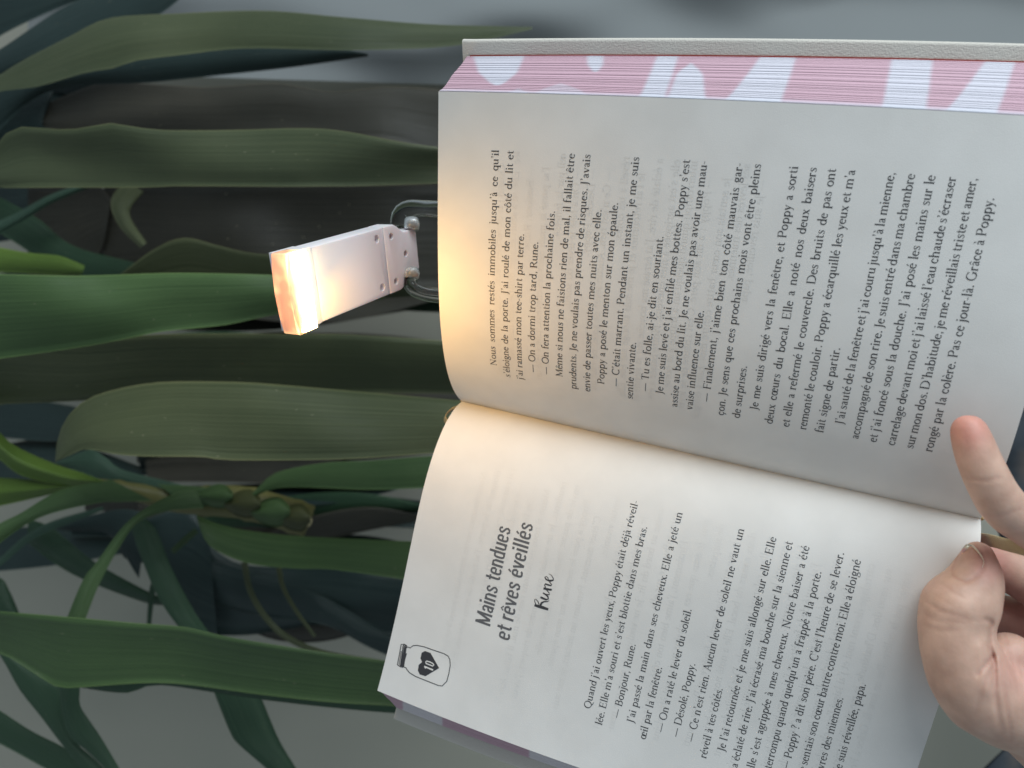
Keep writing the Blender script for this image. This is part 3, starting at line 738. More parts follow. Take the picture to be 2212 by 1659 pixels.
bm = bmesh.new()
def add_chain(ch):
    pts = [(at(x, y, z), r) for x, y, z, r in ch]
    fine = []
    for (a_, ra), (b_, rb_) in zip(pts, pts[1:]):
        for k in range(4): u = k / 4; fine.append((a_.lerp(b_, u), ra + (rb_ - ra) * u))
    fine.append(pts[-1])
    v, f = tube([q for q, _ in fine], [r for _, r in fine], 20)
    vs = [bm.verts.new(q) for q in v]
    for q in f: bm.faces.new([vs[i] for i in q])
    for q, r in (pts[0], pts[-1]):
        bmesh.ops.create_icosphere(bm, subdivisions=3, radius=r, matrix=Matrix.Translation(q))
for ch in (LITTLE, THUMB, PALM, PALM2, PALM3, WRIST, RING, MIDDLE, INDEX): add_chain(ch)
bmesh.ops.recalc_face_normals(bm, faces=bm.faces)
hand = bm_obj('hand', bm, m_skin, None)
rmd = hand.modifiers.new('skin', 'REMESH'); rmd.mode = 'VOXEL'; rmd.voxel_size = .00075
bpy.context.view_layer.update()
dg = bpy.context.evaluated_depsgraph_get(); me = bpy.data.meshes.new_from_object(hand.evaluated_get(dg)); hand.modifiers.clear(); hand.data = me
nv = len(me.vertices); co = np.empty(nv * 3); me.vertices.foreach_get('co', co); co = co.reshape(-1, 3)
ed = np.empty(len(me.edges) * 2, dtype=np.int64); me.edges.foreach_get('vertices', ed); ed = ed.reshape(-1, 2)
deg = np.bincount(ed.ravel(), minlength=nv)[:, None].astype(float)
def smooth(c, it, lam=.6):
    for _ in range(it):
        s_ = np.zeros_like(c)
        for k in range(3): s_[:, k] = np.bincount(ed[:, 0], c[ed[:, 1], k], nv) + np.bincount(ed[:, 1], c[ed[:, 0], k], nv)
        c = c + lam * (s_ / deg - c)
    return c
co = smooth(co, 22)
RWn = np.array(RW); camn = np.array(CAM)
cc = (co - camn) @ RWn * 1000.0             # back to phone millimetres
def ppx(c): return np.stack([1106 + FPX * c[:, 0] / c[:, 2], 829.5 + FPX * c[:, 1] / c[:, 2]], 1)
me.update(); nr = np.empty(nv * 3); me.vertices.foreach_get('normal', nr); nr = nr.reshape(-1, 3) @ RWn
P2 = ppx(cc); vis = np.clip(-(nr * cc).sum(1) / np.linalg.norm(cc, axis=1), 0, 1) * (cc[:, 2] < 262)
def dist_poly(P, poly):
    d = np.full(len(P), 1e9)
    for a_, b_ in zip(poly, poly[1:]):
        a_ = np.array(a_, float); b_ = np.array(b_, float); ab = b_ - a_
        u = np.clip(((P - a_) @ ab) / (ab @ ab), 0, 1); q = a_ + u[:, None] * ab
        d = np.minimum(d, np.hypot(*(P - q).T))
    return d
CREASES = [([(2120, 1400), (2124, 1440), (2130, 1490)], 14, -1.0), ([(2172, 1400), (2172, 1470)], 12, -.8), ([(2145, 1418), (2130, 1436), (2112, 1458)], 3.5, .7),
           ([(2000, 1299), (2026, 1316.5), (2052, 1326), (2088, 1335)], 3.6, .38), ([(2016, 1283), (2040, 1296), (2056, 1308)], 3, .2), ([(2036, 1262), (2062, 1282), (2080, 1290)], 3.5, .3),
           ([(1997, 1325), (2023, 1342), (2080, 1344), (2132, 1337)], 3.2, .3), ([(1995, 1350), (2030, 1362), (2070, 1362)], 4, .25),
           ([(2092, 1034), (2125, 1040), (2164, 1032)], 3.6, .45), ([(2124, 1112), (2160, 1116), (2205, 1100)], 3.6, .45), ([(2122, 1120), (2165, 1124), (2200, 1110)], 3, .2),
           ([(2172, 1500), (2180, 1560), (2184, 1600)], 4, .5), ([(2140, 1440), (2118, 1500), (2108, 1545)], 5, .35), ([(2166, 1360), (2186, 1420), (2200, 1500)], 4, .45), ([(2196, 1400), (2207, 1470), (2212, 1540)], 4, .35)]
CREASES.append(([(q[0], q[1]) for q in [(2090, 1173), (2076, 1184), (2067, 1207), (2056, 1232), (2058, 1244), (2072, 1253), (2086, 1256), (2101, 1251), (2116, 1240), (2125, 1227), (2128, 1214), (2121, 1198), (2107, 1181)]], 3.2, .8))
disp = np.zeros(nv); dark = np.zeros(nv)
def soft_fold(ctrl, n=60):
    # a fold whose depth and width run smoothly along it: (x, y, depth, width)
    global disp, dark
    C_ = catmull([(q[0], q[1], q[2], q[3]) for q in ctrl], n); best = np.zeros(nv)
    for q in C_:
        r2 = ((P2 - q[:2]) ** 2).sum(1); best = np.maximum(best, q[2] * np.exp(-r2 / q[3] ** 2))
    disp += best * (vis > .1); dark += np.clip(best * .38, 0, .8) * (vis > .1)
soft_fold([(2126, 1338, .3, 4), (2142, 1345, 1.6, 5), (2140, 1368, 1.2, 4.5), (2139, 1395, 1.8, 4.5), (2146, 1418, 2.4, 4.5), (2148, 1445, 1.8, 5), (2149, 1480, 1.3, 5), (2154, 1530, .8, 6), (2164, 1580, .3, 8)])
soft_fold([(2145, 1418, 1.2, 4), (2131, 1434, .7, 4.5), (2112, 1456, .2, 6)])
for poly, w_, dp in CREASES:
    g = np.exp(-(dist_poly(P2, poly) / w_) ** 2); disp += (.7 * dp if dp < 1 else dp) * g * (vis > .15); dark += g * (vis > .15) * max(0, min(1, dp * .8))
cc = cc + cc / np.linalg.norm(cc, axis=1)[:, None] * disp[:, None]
# flesh that bulges a little between the folds
co2 = smooth((cc / 1000.0) @ RWn.T + camn, 1, .4)
ho = W(at(2250, 1450, 238)); me.vertices.foreach_set('co', (co2 - np.array(ho)).ravel()); hand.location = ho
me.polygons.foreach_set('use_smooth', [True] * len(me.polygons))
base = np.tile(np.array([.65, .44, .34]), (nv, 1)); red = np.array([.60, .27, .21])
def blend(mask, c): 
    global base
    base = base * (1 - mask[:, None]) + c * mask[:, None]
blend(np.clip(1.1 * np.exp(-((P2 - [2092, 915]) ** 2).sum(1) / 55 ** 2), 0, .8), np.array([.66, .30, .24]))
blend(np.clip(np.exp(-((P2 - [2140, 1215]) ** 2).sum(1) / 40 ** 2), 0, .6), np.array([.66, .33, .28]))
blend(.55 * np.exp(-((P2 - [2195, 1450]) ** 2).sum(1) / 60 ** 2), np.array([.68, .37, .31]))
blend(.35 * np.exp(-((P2 - [2055, 1245]) ** 2).sum(1) / 18 ** 2), np.array([.58, .36, .22]))
blend(np.clip(dark * .35, 0, .45), np.array([.40, .15, .12]))  # folds and nail groove tinted darker, shade put into the skin colour
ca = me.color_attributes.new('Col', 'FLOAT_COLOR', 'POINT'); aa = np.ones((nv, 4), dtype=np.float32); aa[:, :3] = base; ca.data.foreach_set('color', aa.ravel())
me.materials.clear(); me.materials.append(m_skin); me.update()
tag(hand, 'bare hand holding the open book, thumb on the left page, little finger on the right', 'hand')
# thumbnail: grows out of the thumb's surface
bpy.context.view_layer.update()
tree = BVHTree.FromPolygons([tuple(v) for v in co2.tolist()], [tuple(q.vertices) for q in me.polygons])
nail_out = [(2090, 1175.5), (2079, 1184), (2069.5, 1206.7), (2059, 1231), (2060, 1242), (2072, 1250), (2085, 1252.5), (2098, 1248), (2112, 1238), (2121, 1226), (2124, 1215), (2118, 1200), (2105, 1184), (2097, 1177)]
ctr = np.array([2090, 1215.]); V = []; U = []; F = []; Cn = []; NR = 9; NA = 56
ring = catmull([(*q, 0) for q in nail_out + nail_out[:1]], NA + 1)[:-1]
for i in range(NR + 1):
    f_ = i / NR
    for q in ring:
        x, y = ctr[0] + (q[0] - ctr[0]) * f_, ctr[1] + (q[1] - ctr[1]) * f_
        d = WD(at(x, y, 1000)); h = tree.ray_cast(CAM, d, 1.0)
        if h[0] is None or (h[0] - CAM).length > .252: z = 238.5
        else: z = (RW.transposed() @ (h[0] - CAM) * 1000).z
        z = min(z, 238.5)
        lift = .95 * (1 - f_ ** 4) - (.35 if f_ == 1 else 0)
        V.append([x, y, z, lift])
        fe = max(0, min(1, (((x - 2090) * .5 - (y - 1215) * .86) - 22 + 0.0 * x) / 6 + (1.1 if (f_ > .86 and x > 2085 and y < 1232) else 0)))
        lun = math.exp(-((x - 2076) ** 2 + (y - 1246) ** 2) / 110.)
        cA = np.array([.72, .40, .37]); cA = cA * (1 - .45 * lun) + np.array([.74, .56, .50]) * .45 * lun; cA = cA * (1 - fe) + np.array([.86, .80, .60]) * fe; Cn.append(tuple(cA))
Z = np.array([v[2] for v in V]).reshape(NR + 1, NA)
for _ in range(3): Z = .5 * Z + .25 * (np.roll(Z, 1, 1) + np.roll(Z, -1, 1))
VV = []
for k, (x, y, z, l_) in enumerate(V): VV.append(at(x, y, Z.ravel()[k] - l_))
nail = obj('thumbnail', VV, grid_faces(NR + 1, NA, 0, True), m_nail, hand, True, cols=Cn)

m_tip, t, p = mat('nail_edge', (.80, .70, .54), .35, .5)
ep_ = catmull([(2078, 1186, 0), (2088, 1177, 0), (2097, 1177.5, 0), (2106, 1184, 0), (2114, 1193, 0), (2121, 1203, 0), (2125, 1214, 0), (2122, 1226, 0)], 30); pp_ = []
for k, q in enumerate(ep_):
    d = WD(at(q[0], q[1], 1000)); h = tree.ray_cast(CAM, d, 1.0); z = 237.5
    if h[0] is not None: z = min(z, (RW.transposed() @ (h[0] - CAM) * 1000).z)
    pp_.append(z)
for _ in range(6): pp_ = [pp_[0]] + [(pp_[i - 1] + 2 * pp_[i] + pp_[i + 1]) / 4 for i in range(1, 29)] + [pp_[-1]]
v, f = tube([at(q[0], q[1], z - .45) for q, z in zip(ep_, pp_)], [.10 + .27 * math.sin(math.pi * min(1, k / 24)) for k in range(30)], 8, .5)
obj('nail_edge', v, f, m_tip, nail)
# ---------------------------------------------------------------- wall, cloth and the plant behind
m_wall, t, p = mat('wall_paint', (.42, .42, .39), .9, .2)
nw = noise_tex(t, 1.6, 3); t.links.new(ramp(t, nw.outputs[0], [(.3, (.38, .375, .31)), (.7, (.48, .46, .38))]).outputs[0], p.inputs['Base Color'])
V = []; F = []; n_ = 24
for i in range(n_):
    for j in range(n_):
        x = -2600 + 5200 * i / (n_ - 1); y = -2400 + 4800 * j / (n_ - 1); V.append(Vector((x, y, 900 - .15 * x + .05 * y)))
tag(obj('wall', V, grid_faces(n_, n_), m_wall), kind='structure')
def leaf_mat(name, c0, c1, rough=.4, gloss=.32):
    m, t, p = mat(name, c0, rough, gloss)
    tc = N(t, 'ShaderNodeTexCoord'); mp = N(t, 'ShaderNodeMapping'); mp.inputs['Scale'].default_value = (1.0, 38, 1); t.links.new(tc.outputs['UV'], mp.inputs['Vector'])
    n = N(t, 'ShaderNodeTexNoise'); n.inputs['Scale'].default_value = 1.6; n.inputs['Detail'].default_value = 4; t.links.new(mp.outputs[0], n.inputs['Vector'])
    r = ramp(t, n.outputs[0], [(.3, c0), (.72, c1)])
    # tiny dry specks
    v = N(t, 'ShaderNodeTexVoronoi'); v.inputs['Scale'].default_value = 1; m2 = N(t, 'ShaderNodeMapping'); m2.inputs['Scale'].default_value = (22, 11, 1)
    t.links.new(tc.outputs['UV'], m2.inputs['Vector']); t.links.new(m2.outputs[0], v.inputs['Vector'])
    sp = ramp(t, v.outputs['Distance'], [(.03, (1, 1, 1)), (.05, (0, 0, 0))]); mx = N(t, 'ShaderNodeMixRGB'); t.links.new(sp.outputs[0], mx.inputs[0]); t.links.new(r.outputs[0], mx.inputs[1]); mx.inputs[2].default_value = (.32, .30, .20, 1)
    # pale, dry margin of the blade
    sx = N(t, 'ShaderNodeSeparateXYZ'); t.links.new(tc.outputs['UV'], sx.inputs[0])
    mg = ramp(t, sx.outputs['Y'], [(0, (1, 1, 1)), (.018, (0, 0, 0)), (.982, (0, 0, 0)), (1, (1, 1, 1))]); m3 = N(t, 'ShaderNodeMixRGB'); t.links.new(mg.outputs[0], m3.inputs[0])
    t.links.new(mx.outputs[0], m3.inputs[1]); m3.inputs[2].default_value = (min(1, c1[0] * 1.9), min(1, c1[1] * 1.7), c1[2] * 1.6, 1)
    # blotches
    nb = noise_tex(t, 9, 4); m4 = N(t, 'ShaderNodeMixRGB', blend_type='MULTIPLY'); m4.inputs[0].default_value = 1; t.links.new(m3.outputs[0], m4.inputs[1]); t.links.new(ramp(t, nb.outputs[0], [(.3, (.7, .74, .72)), (.7, (1.12, 1.1, 1.05))]).outputs[0], m4.inputs[2])
    t.links.new(m4.outputs[0], p.inputs['Base Color']); bump(t, p, n.outputs[0], .5, .0012)
    p.inputs['Subsurface Weight'].default_value = 0
    return m
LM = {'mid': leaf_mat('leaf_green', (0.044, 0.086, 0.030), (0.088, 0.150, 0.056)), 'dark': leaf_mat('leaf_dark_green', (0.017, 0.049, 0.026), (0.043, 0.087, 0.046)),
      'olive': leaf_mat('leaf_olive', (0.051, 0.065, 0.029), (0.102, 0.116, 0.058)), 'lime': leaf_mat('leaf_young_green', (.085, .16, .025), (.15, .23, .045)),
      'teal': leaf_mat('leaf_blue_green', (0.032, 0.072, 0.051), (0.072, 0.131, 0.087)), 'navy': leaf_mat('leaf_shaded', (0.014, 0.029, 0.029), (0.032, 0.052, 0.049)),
      'stem': leaf_mat('stem_green', (.045, .055, .020), (.085, .09, .035)), 'brown': leaf_mat('leaf_brown_shade', (.038, .036, .029), (.058, .054, .042)), 'blue': leaf_mat('leaf_grey_green', (.048, .064, .032), (.085, .100, .052))}  # navy and brown leaves carry shade in their base colour
plant = thing('yucca_plant', at(560, 1080, 600), 'large leafy green houseplant with long sword-shaped leaves behind the book', 'plant')
def leaf(kind, up, lo, z0, z1=None, bow=10, tilt=0, wave=0, nu=44, seed=0, fold=0):
    up, lo = list(up), list(lo); z1 = z1 or z0
    def grow(e, n_, far, k):
        (ax, ay), (bx, by) = up[e], lo[e]; (cx_, cy_), (dx_, dy_) = up[n_], lo[n_]
        mx_, my_ = (ax + bx) / 2, (ay + by) / 2; d = np.array([mx_ - (cx_ + dx_) / 2, my_ - (cy_ + dy_) / 2]); d /= np.linalg.norm(d)
        hx, hy = (ax - bx) / 2 * k, (ay - by) / 2 * k; qx, qy = mx_ + d[0] * far, my_ + d[1] * far
        return (qx + hx, qy + hy), (qx - hx, qy - hy)
    w_end = math.hypot(up[-1][0] - lo[-1][0], up[-1][1] - lo[-1][1])
    if up[0][0] < -20: a_, b_ = grow(0, 1, 190, .45); up.insert(0, a_); lo.insert(0, b_)
    if (up[-1][0] > 925 or up[-1][1] > 1690) and w_end > 12:
        a_, b_ = grow(-1, -2, 150, .62); c_, d_ = grow(-1, -2, 330, .04); up += [a_, c_]; lo += [b_, d_]
    A_ = catmull([(*q, 0) for q in up], nu); B_ = catmull([(*q, 0) for q in lo], nu); nvv = 11; V = []; U = []
    for i in range(nu):
        u = i / (nu - 1); z = z0 + (z1 - z0) * u
        for side in (0, 1):
            for j in range(nvv):
                v = j / (nvv - 1); x = A_[i][0] * (1 - v) + B_[i][0] * v; y = A_[i][1] * (1 - v) + B_[i][1] * v
                zz = z + tilt * (v - .5) + .32 * bow * (4 * (v - .5) ** 2 - .5) - fold * (1 - abs(2 * v - 1)) + wave * noise.noise(Vector((u * 5 + seed, v * 1.2, seed)))
                V.append(at(x, y, zz + side * .7)); U.append((u + seed * .37, v))
    f = []
    for i in range(nu - 1):
        for j in range(nvv - 1):
            a_ = i * 2 * nvv + j; b_ = a_ + 2 * nvv; f.append((a_, a_ + 1, b_ + 1, b_)); f.append((a_ + nvv, b_ + nvv, b_ + nvv + 1, a_ + nvv + 1))
        for j in (0, nvv - 1):
            a_ = i * 2 * nvv + j; b_ = a_ + 2 * nvv; f.append((a_, b_, b_ + nvv, a_ + nvv))
    return obj('leaf', V, f, LM[kind], plant, True, uvs=U)
def blade(kind, mid, wid, z0, z1=None, **k):
    """narrow leaf given by its midrib and widths"""
    M_ = [np.array(q, float) for q in mid]; up = []; lo = []
    for i, q in enumerate(M_):
        d = M_[min(i + 1, len(M_) - 1)] - M_[max(i - 1, 0)]; d /= np.linalg.norm(d); n = np.array([-d[1], d[0]]); w_ = wid[i] / 2
        up.append(tuple(q - n * w_)); lo.append(tuple(q + n * w_))
    return leaf(kind, up, lo, z0, z1, **k)
# front leaves
leaf('mid', [(-120, 1310), (0, 1320.5), (152, 1333), (295, 1346), (396, 1354), (489, 1375), (590, 1392), (717, 1411), (826, 1426), (960, 1450)],
     [(-120, 1380), (0, 1411), (63, 1447), (122, 1483), (177, 1484), (358, 1475), (561, 1500), (717, 1517), (835, 1524), (960, 1535)], 455, 440, bow=-9, tilt=16, wave=5, seed=1)
leaf('dark', [(150, 1470), (300, 1455), (500, 1480), (700, 1500), (830, 1512), (930, 1515)], [(150, 1482), (270, 1497), (345, 1480), (540, 1508), (700, 1527), (858, 1541), (930, 1545)][:6], 470, 462, bow=4, seed=2)
leaf('olive', [(119, 994), (128, 935), (160, 884), (214, 851.6), (335, 826.5), (502, 825), (603, 831), (740, 843), (995, 866), (1200, 890)],
     [(119, 998), (150, 984), (187.5, 968.8), (234, 978.8), (301, 985.5), (435, 987), (502, 994), (740, 992), (932, 979), (1200, 960)], 470, 440, bow=12, tilt=-14, wave=8, seed=3)
leaf('mid', [(-80, 592), (0, 592), (151, 595.5), (234, 594), (385, 589.4), (582, 593.8), (700, 600), (830, 640)],
     [(-80, 782), (0, 774.6), (167, 751), (268, 732.7), (351, 716), (482, 702.6), (582, 682.5), (700, 665), (830, 646)], 450, 470, bow=14, tilt=12, wave=8, seed=4)
leaf('olive', [(-60, 700), (150, 730), (351, 722), (500, 720), (650, 722), (740, 722), (945, 735), (1100, 745)],
     [(-60, 880), (0, 873), (187, 865), (300, 850), (500, 850), (700, 850), (900, 850), (1100, 850)], 520, 500, bow=10, tilt=30, wave=6, seed=5)
leaf('blue', [(-30, 340), (0, 303), (37, 275), (124, 279.6), (177, 277), (234, 266), (285, 273), (351, 281), (502, 281), (656, 277), (746, 284), (880, 309), (1050, 330)],
     [(-30, 406), (0, 406), (60, 405.5), (134, 405), (200, 405), (301, 405), (340, 404), (368, 402), (627, 403), (700, 402.5), (775, 402), (943, 396), (1050, 390)], 470, 452, bow=10, tilt=10, wave=12, seed=6)
leaf('blue', [(-60, 190), (0, 161), (50, 130.6), (151, 78.7), (234, 40), (368, 30), (569, 23), (740, 37), (924, 52), (1060, 56), (1150, 58)],
     [(-60, 215), (0, 197.5), (84, 186), (184, 157), (254, 145.6), (285, 132), (402, 117), (536, 104), (775, 108), (987, 98), (1150, 63)], 520, 500, bow=9, tilt=-8, wave=8, seed=7)
# top corner, shaded
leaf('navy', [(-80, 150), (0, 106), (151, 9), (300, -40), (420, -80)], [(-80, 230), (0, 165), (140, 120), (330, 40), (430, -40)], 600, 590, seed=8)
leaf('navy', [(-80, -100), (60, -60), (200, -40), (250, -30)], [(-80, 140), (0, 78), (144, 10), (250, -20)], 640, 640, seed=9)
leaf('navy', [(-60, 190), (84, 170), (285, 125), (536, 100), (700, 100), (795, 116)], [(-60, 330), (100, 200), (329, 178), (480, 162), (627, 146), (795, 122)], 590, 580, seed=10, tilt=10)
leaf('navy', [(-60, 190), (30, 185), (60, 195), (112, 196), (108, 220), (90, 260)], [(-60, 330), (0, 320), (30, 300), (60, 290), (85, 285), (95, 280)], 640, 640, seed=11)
leaf('brown', [(60, 240), (168, 196), (230, 178), (329, 182), (450, 188), (597, 180), (716, 198), (835, 187), (943, 193), (1100, 210)],
     [(60, 262), (150, 290), (230, 300), (329, 300), (450, 300), (597, 300), (716, 300), (835, 300), (943, 330), (1100, 350)], 640, 620, seed=12, wave=10)
# between the two big upper leaves and the middle leaf
leaf('lime', [(-60, 528), (0, 535), (60, 546), (124, 552), (160, 564), (183, 574)], [(-60, 590), (0, 588), (60, 590), (124, 594), (150, 594), (177, 595)], 560, 556, seed=13)
leaf('olive', [(250, 600), (330, 540), (397, 514), (470, 530), (548, 547), (700, 560), (900, 600)], [(250, 640), (330, 640), (397, 640), (470, 640), (548, 650), (700, 650), (900, 640)], 540, 520, seed=14, tilt=20)
blade('teal', [(-40, 510), (40, 470), (110, 430), (200, 395)], [26, 22, 18, 14], 600, 620, seed=15)
blade('dark', [(-40, 440), (60, 500), (150, 560), (300, 590)], [60, 70, 60, 40], 640, 640, seed=16)
blade('olive', [(290, 400), (262, 440), (270, 480), (310, 530)], [50, 46, 30, 18], 600, 590, seed=17)
leaf('brown', [(225, 395), (300, 398), (400, 400), (560, 400), (800, 400), (1000, 400)], [(225, 600), (320, 590), (360, 600), (560, 610), (800, 620), (1000, 620)], 700, 690, seed=18, wave=14)
leaf('brown', [(60, 395), (140, 400), (210, 400), (240, 430)], [(60, 640), (120, 640), (205, 560), (226, 520)], 700, 690, seed=19)
# young shoot on the left
leaf('lime', [(-60, 880), (0, 935), (36, 965), (119, 1002.5), (180, 1022), (222, 1038)], [(-60, 950), (0, 993.6), (48, 1028), (149, 1052), (190, 1050), (222, 1044)], 520, 545, bow=8, fold=10, seed=20)
leaf('lime', [(-60, 1030), (0, 1032), (89, 1037), (150, 1040), (208, 1043)], [(-60, 1104), (0, 1093), (80, 1075), (150, 1058), (208, 1047)], 540, 550, bow=6, fold=8, seed=21)
leaf('mid', [(240, 1036), (180, 1046), (119, 1063.5), (45, 1108), (0, 1130.5), (-60, 1170)], [(330, 1082), (260, 1084), (208, 1087), (89, 1117), (0, 1173.6), (-60, 1240)], 535, 505, bow=8, seed=22)
leaf('teal', [(119, 1000), (193, 972), (230, 990), (268, 1016), (387, 1046), (440, 1066)], [(119, 1004), (160, 1016), (222, 1040), (260, 1058), (340, 1088), (430, 1092)], 565, 560, bow=8, seed=23)
leaf('mid', [(425, 1060), (393, 1060.6), (327, 1090), (268, 1135), (208, 1215), (178.6, 1254), (140, 1345)], [(440, 1098), (400, 1100), (357, 1105), (298, 1129), (256, 1185.6), (214, 1263), (180, 1350)], 530, 480, bow=7, seed=24)
leaf('mid', [(340, 1046), (420, 1050), (470, 1058), (489, 1064)], [(400, 1090), (430, 1098), (460, 1086), (489, 1070)], 556, 560, bow=5, seed=25)
v, f = tube([at(*q) for q in catmull([(205, 1044, 552), (300, 1064, 560), (380, 1080, 568), (450, 1082, 575), (520, 1085, 580), (600, 1104, 585), (668, 1126, 588)], 30)], [4 + 9.0 * min(1, k / 18) + (1.2 if k % 6 == 3 else 0) for k in range(30)], 16)
stem = obj('stem', v, f, LM['stem'], plant)
m_cut, t, p = mat('dry_stem_end', (.50, .44, .26), .8, .2)
v, f = tube([at(655, 1124, 575), at(664, 1127, 575), at(672, 1129, 575)], [3.0, 4.6, 2.8], 12); obj('stem_tip', v, f, m_cut, plant)
# leaf-base sheaths round the stem
for k, (x, y, w_, h_) in enumerate([(470, 1072, 60, 52), (530, 1088, 60, 62), (590, 1106, 66, 64), (640, 1118, 56, 60)]):
    leaf(['mid', 'stem', 'mid', 'stem'][k], [(x - w_ * .75, y - h_ * .12), (x - w_ * .3, y - h_ * .42), (x + w_ * .2, y - h_ * .5), (x + w_ * .55, y - h_ * .2)], [(x - w_ * .75, y + h_ * .12), (x - w_ * .3, y + h_ * .42), (x + w_ * .2, y + h_ * .5), (x + w_ * .55, y + h_ * .2)], 556 + 4 * k, bow=40, nu=22, seed=30 + k)
leaf('mid', [(425, 1112), (460, 1128), (506, 1141), (580, 1152), (658, 1159), (780, 1165), (877, 1169), (1020, 1172)], [(425, 1120), (445, 1170), (485, 1198), (548, 1219), (640, 1228), (717, 1230), (864, 1250), (1020, 1270)], 540, 500, bow=10, tilt=-10, seed=34)
leaf('mid', [(537, 1075), (560, 1050), (600, 1020), (700, 1000), (800, 995), (930, 985), (1050, 980)], [(540, 1078), (590, 1056), (640, 1052), (700, 1054), (800, 1058), (930, 1054), (1050, 1050)], 560, 540, bow=6, seed=35)
# lower tangle
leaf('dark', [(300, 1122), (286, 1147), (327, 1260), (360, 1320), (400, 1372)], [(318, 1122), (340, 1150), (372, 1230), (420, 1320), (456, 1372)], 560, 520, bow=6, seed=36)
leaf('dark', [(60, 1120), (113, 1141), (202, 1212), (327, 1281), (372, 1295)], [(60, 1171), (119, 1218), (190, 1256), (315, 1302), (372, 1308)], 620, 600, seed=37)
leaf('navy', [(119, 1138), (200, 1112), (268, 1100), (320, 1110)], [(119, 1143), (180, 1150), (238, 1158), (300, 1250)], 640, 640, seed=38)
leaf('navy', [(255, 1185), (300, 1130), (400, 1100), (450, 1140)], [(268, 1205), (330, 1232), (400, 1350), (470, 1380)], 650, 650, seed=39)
blade('dark', [(345, 1225), (332, 1262), (326, 1300), (321, 1360)], [5, 13, 12, 9], 600, 590, seed=40, bow=1)
blade('teal', [(-40, 1240), (0, 1214), (60, 1163), (119, 1133), (223, 1098)], [12, 14, 16, 18, 8], 600, 600, seed=41, bow=3)
blade('mid', [(425, 1145), (400, 1166), (372, 1192)], [13, 14, 12], 600, 600, seed=42, bow=2)
blade('olive', [(528, 1214), (540, 1275), (575, 1335), (625, 1380), (700, 1410), (820, 1430)], [14, 13, 13, 14, 12, 10], 570, 540, seed=43, bow=2)
blade('olive', [(602, 1226), (612, 1270), (640, 1320), (680, 1375)], [12, 10, 9, 8], 575, 560, seed=44, bow=2)
leaf('navy', [(370, 1195), (426, 1160), (480, 1200), (540, 1222), (700, 1225), (860, 1240), (1000, 1250)], [(400, 1370), (450, 1372), (536, 1372), (620, 1360), (700, 1350), (850, 1375), (1000, 1400)], 670, 640, seed=45, wave=20)
leaf('navy', [(450, 1210), (560, 1240), (700, 1290), (840, 1370), (900, 1400)], [(450, 1300), (560, 1330), (700, 1350), (800, 1400), (900, 1440)], 655, 640, seed=46, wave=8)
leaf('dark', [(-60, 1240), (0, 1248), (20, 1275), (44, 1330)], [(-60, 1340), (-30, 1340), (0, 1335), (30, 1335)], 600, 600, seed=47)
# below the big lower leaf
leaf('dark', [(-60, 1350), (0, 1417), (42, 1490), (84, 1543), (139, 1615), (210, 1700)], [(60, 1440), (135, 1484), (142, 1540), (160, 1598), (205, 1640), (262, 1700)], 520, 500, bow=4, seed=48)
leaf('dark', [(128, 1484), (134, 1540), (150, 1590), (190, 1625), (235, 1670), (250, 1700)], [(173, 1484), (173, 1523), (196, 1560), (219, 1594), (257, 1658), (280, 1700)], 500, 495, bow=4, seed=49)
leaf('dark', [(-60, 1500), (0, 1535), (70, 1580), (139, 1615), (210, 1665), (250, 1700)], [(-60, 1580), (0, 1607), (90, 1656), (130, 1680), (160, 1710), (180, 1740)], 540, 530, bow=4, seed=50)
leaf('dark', [(440, 1440), (459, 1487), (476, 1531), (497, 1582), (514, 1607), (577, 1662), (620, 1710)], [(520, 1440), (561, 1502), (580, 1545), (599, 1590), (618, 1625), (641, 1662), (665, 1710)], 520, 490, bow=5, seed=51)
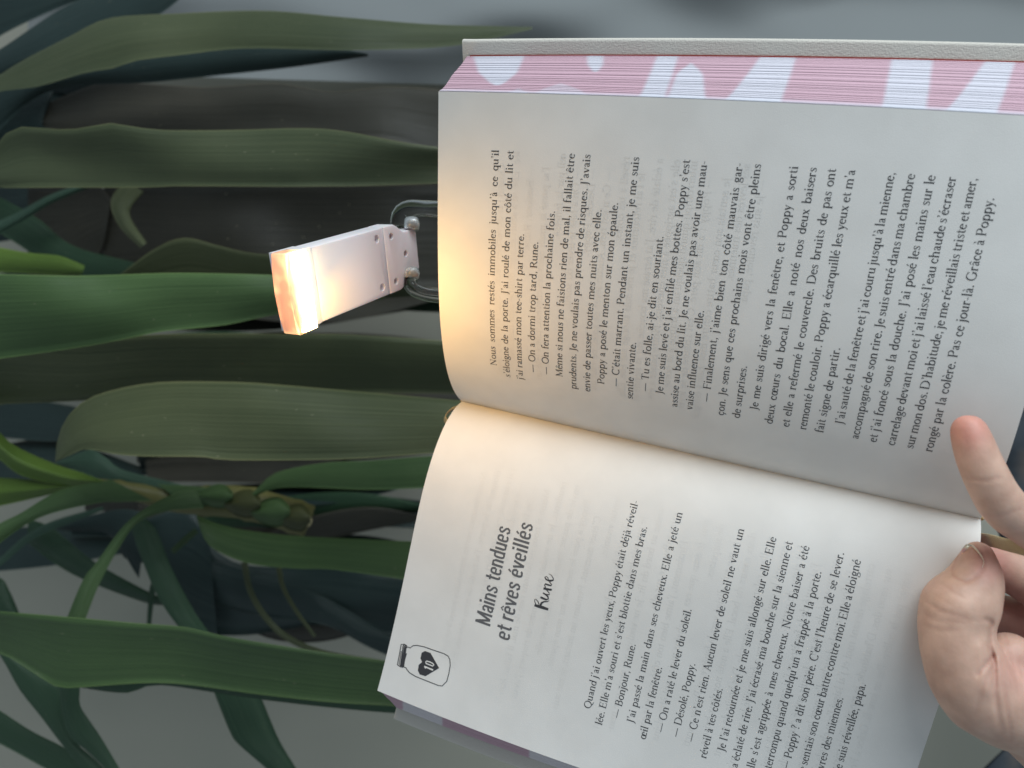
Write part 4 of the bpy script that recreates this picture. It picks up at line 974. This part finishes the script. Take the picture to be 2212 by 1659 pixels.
# deep foliage behind, out of focus: dark leaves added to fill shaded gaps
rnd = random.Random(11)
for k in range(9):                                    # left edge of the picture
    y0 = [185, 240, 300, 430, 480, 640, 900, 1010, 1190][k]
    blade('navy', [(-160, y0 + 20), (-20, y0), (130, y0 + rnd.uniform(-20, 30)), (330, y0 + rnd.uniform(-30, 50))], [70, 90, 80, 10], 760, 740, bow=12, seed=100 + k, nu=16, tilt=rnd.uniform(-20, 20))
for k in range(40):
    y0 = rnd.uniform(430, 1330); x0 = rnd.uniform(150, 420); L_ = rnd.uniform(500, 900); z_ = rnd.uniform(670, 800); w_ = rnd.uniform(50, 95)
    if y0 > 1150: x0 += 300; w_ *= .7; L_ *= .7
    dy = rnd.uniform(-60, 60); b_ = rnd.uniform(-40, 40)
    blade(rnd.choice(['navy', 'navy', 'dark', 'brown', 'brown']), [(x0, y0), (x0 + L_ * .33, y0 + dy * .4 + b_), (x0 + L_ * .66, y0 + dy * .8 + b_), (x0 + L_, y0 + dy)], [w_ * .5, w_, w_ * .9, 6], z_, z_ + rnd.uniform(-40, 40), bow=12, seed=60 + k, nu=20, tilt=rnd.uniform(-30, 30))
# dark cloth far below the book
m_cloth, t, p = mat('navy_cloth', (.03, .045, .07), .9, .2)
nc = noise_tex(t, 9, 3, vec_scale=(1, 4, 1)); t.links.new(ramp(t, nc.outputs[0], [(.35, (.02, .03, .05)), (.6, (.06, .07, .08)), (.75, (.16, .13, .11))]).outputs[0], p.inputs['Base Color'])
up = catmull([(2135, 700, 0), (2160, 900, 0), (2150, 1100, 0), (2230, 1350, 0), (2215, 1560, 0), (2130, 1668, 0), (2040, 1760, 0)], 50); V = []
for i, q in enumerate(up):
    for j in range(20):
        x = q[0] + j * 70; V.append(at(x, q[1] + j * 6, 560 - j * 6 + 22 * noise.noise(Vector((x * .006, q[1] * .01, 0)))))
for i, q in enumerate(up):
    for j in range(20):
        V.append(V[i * 20 + j] + Vector((0, 0, 4)))
ff = grid_faces(50, 20) + [tuple(reversed(q)) for q in grid_faces(50, 20, 1000)]
for i in range(49): ff.append((i * 20, i * 20 + 20, 1000 + i * 20 + 20, 1000 + i * 20))
tag(obj('cloth', V, ff, m_cloth), 'dark navy folded cloth out of focus behind the lower end of the book', 'cloth')

# blue-grey fabric with loose folds, added for the shaded wall tone behind the upper edge of the book
m_fab, t, p = mat('blue_grey_fabric', (.22, .235, .235), .85, .2)
V = []; nu_, nv_ = 90, 40
for sgn in (0, 1):
    for i in range(nu_):
        for j in range(nv_):
            x = 60 + 2500 * i / (nu_ - 1); y = -420 + 600 * j / (nv_ - 1) + .03 * (x - 880)
            fold_ = 20 * math.sin((y + .30 * x) * .013 + .6) + 9 * math.sin((y - .12 * x) * .024) + 16 * noise.noise(Vector((x * .004, y * .008, 2)))
            V.append(at(x, y, 700 + fold_ - 40 * (i / nu_) + 30 + 3 * sgn))
ff = grid_faces(nu_, nv_) + [tuple(reversed(q)) for q in grid_faces(nu_, nv_, nu_ * nv_)]
tag(obj('added_fabric', V, ff, m_fab), 'blurred blue-grey fabric with soft folds, added for the shaded tone behind the upper edge of the book', 'added_fabric')
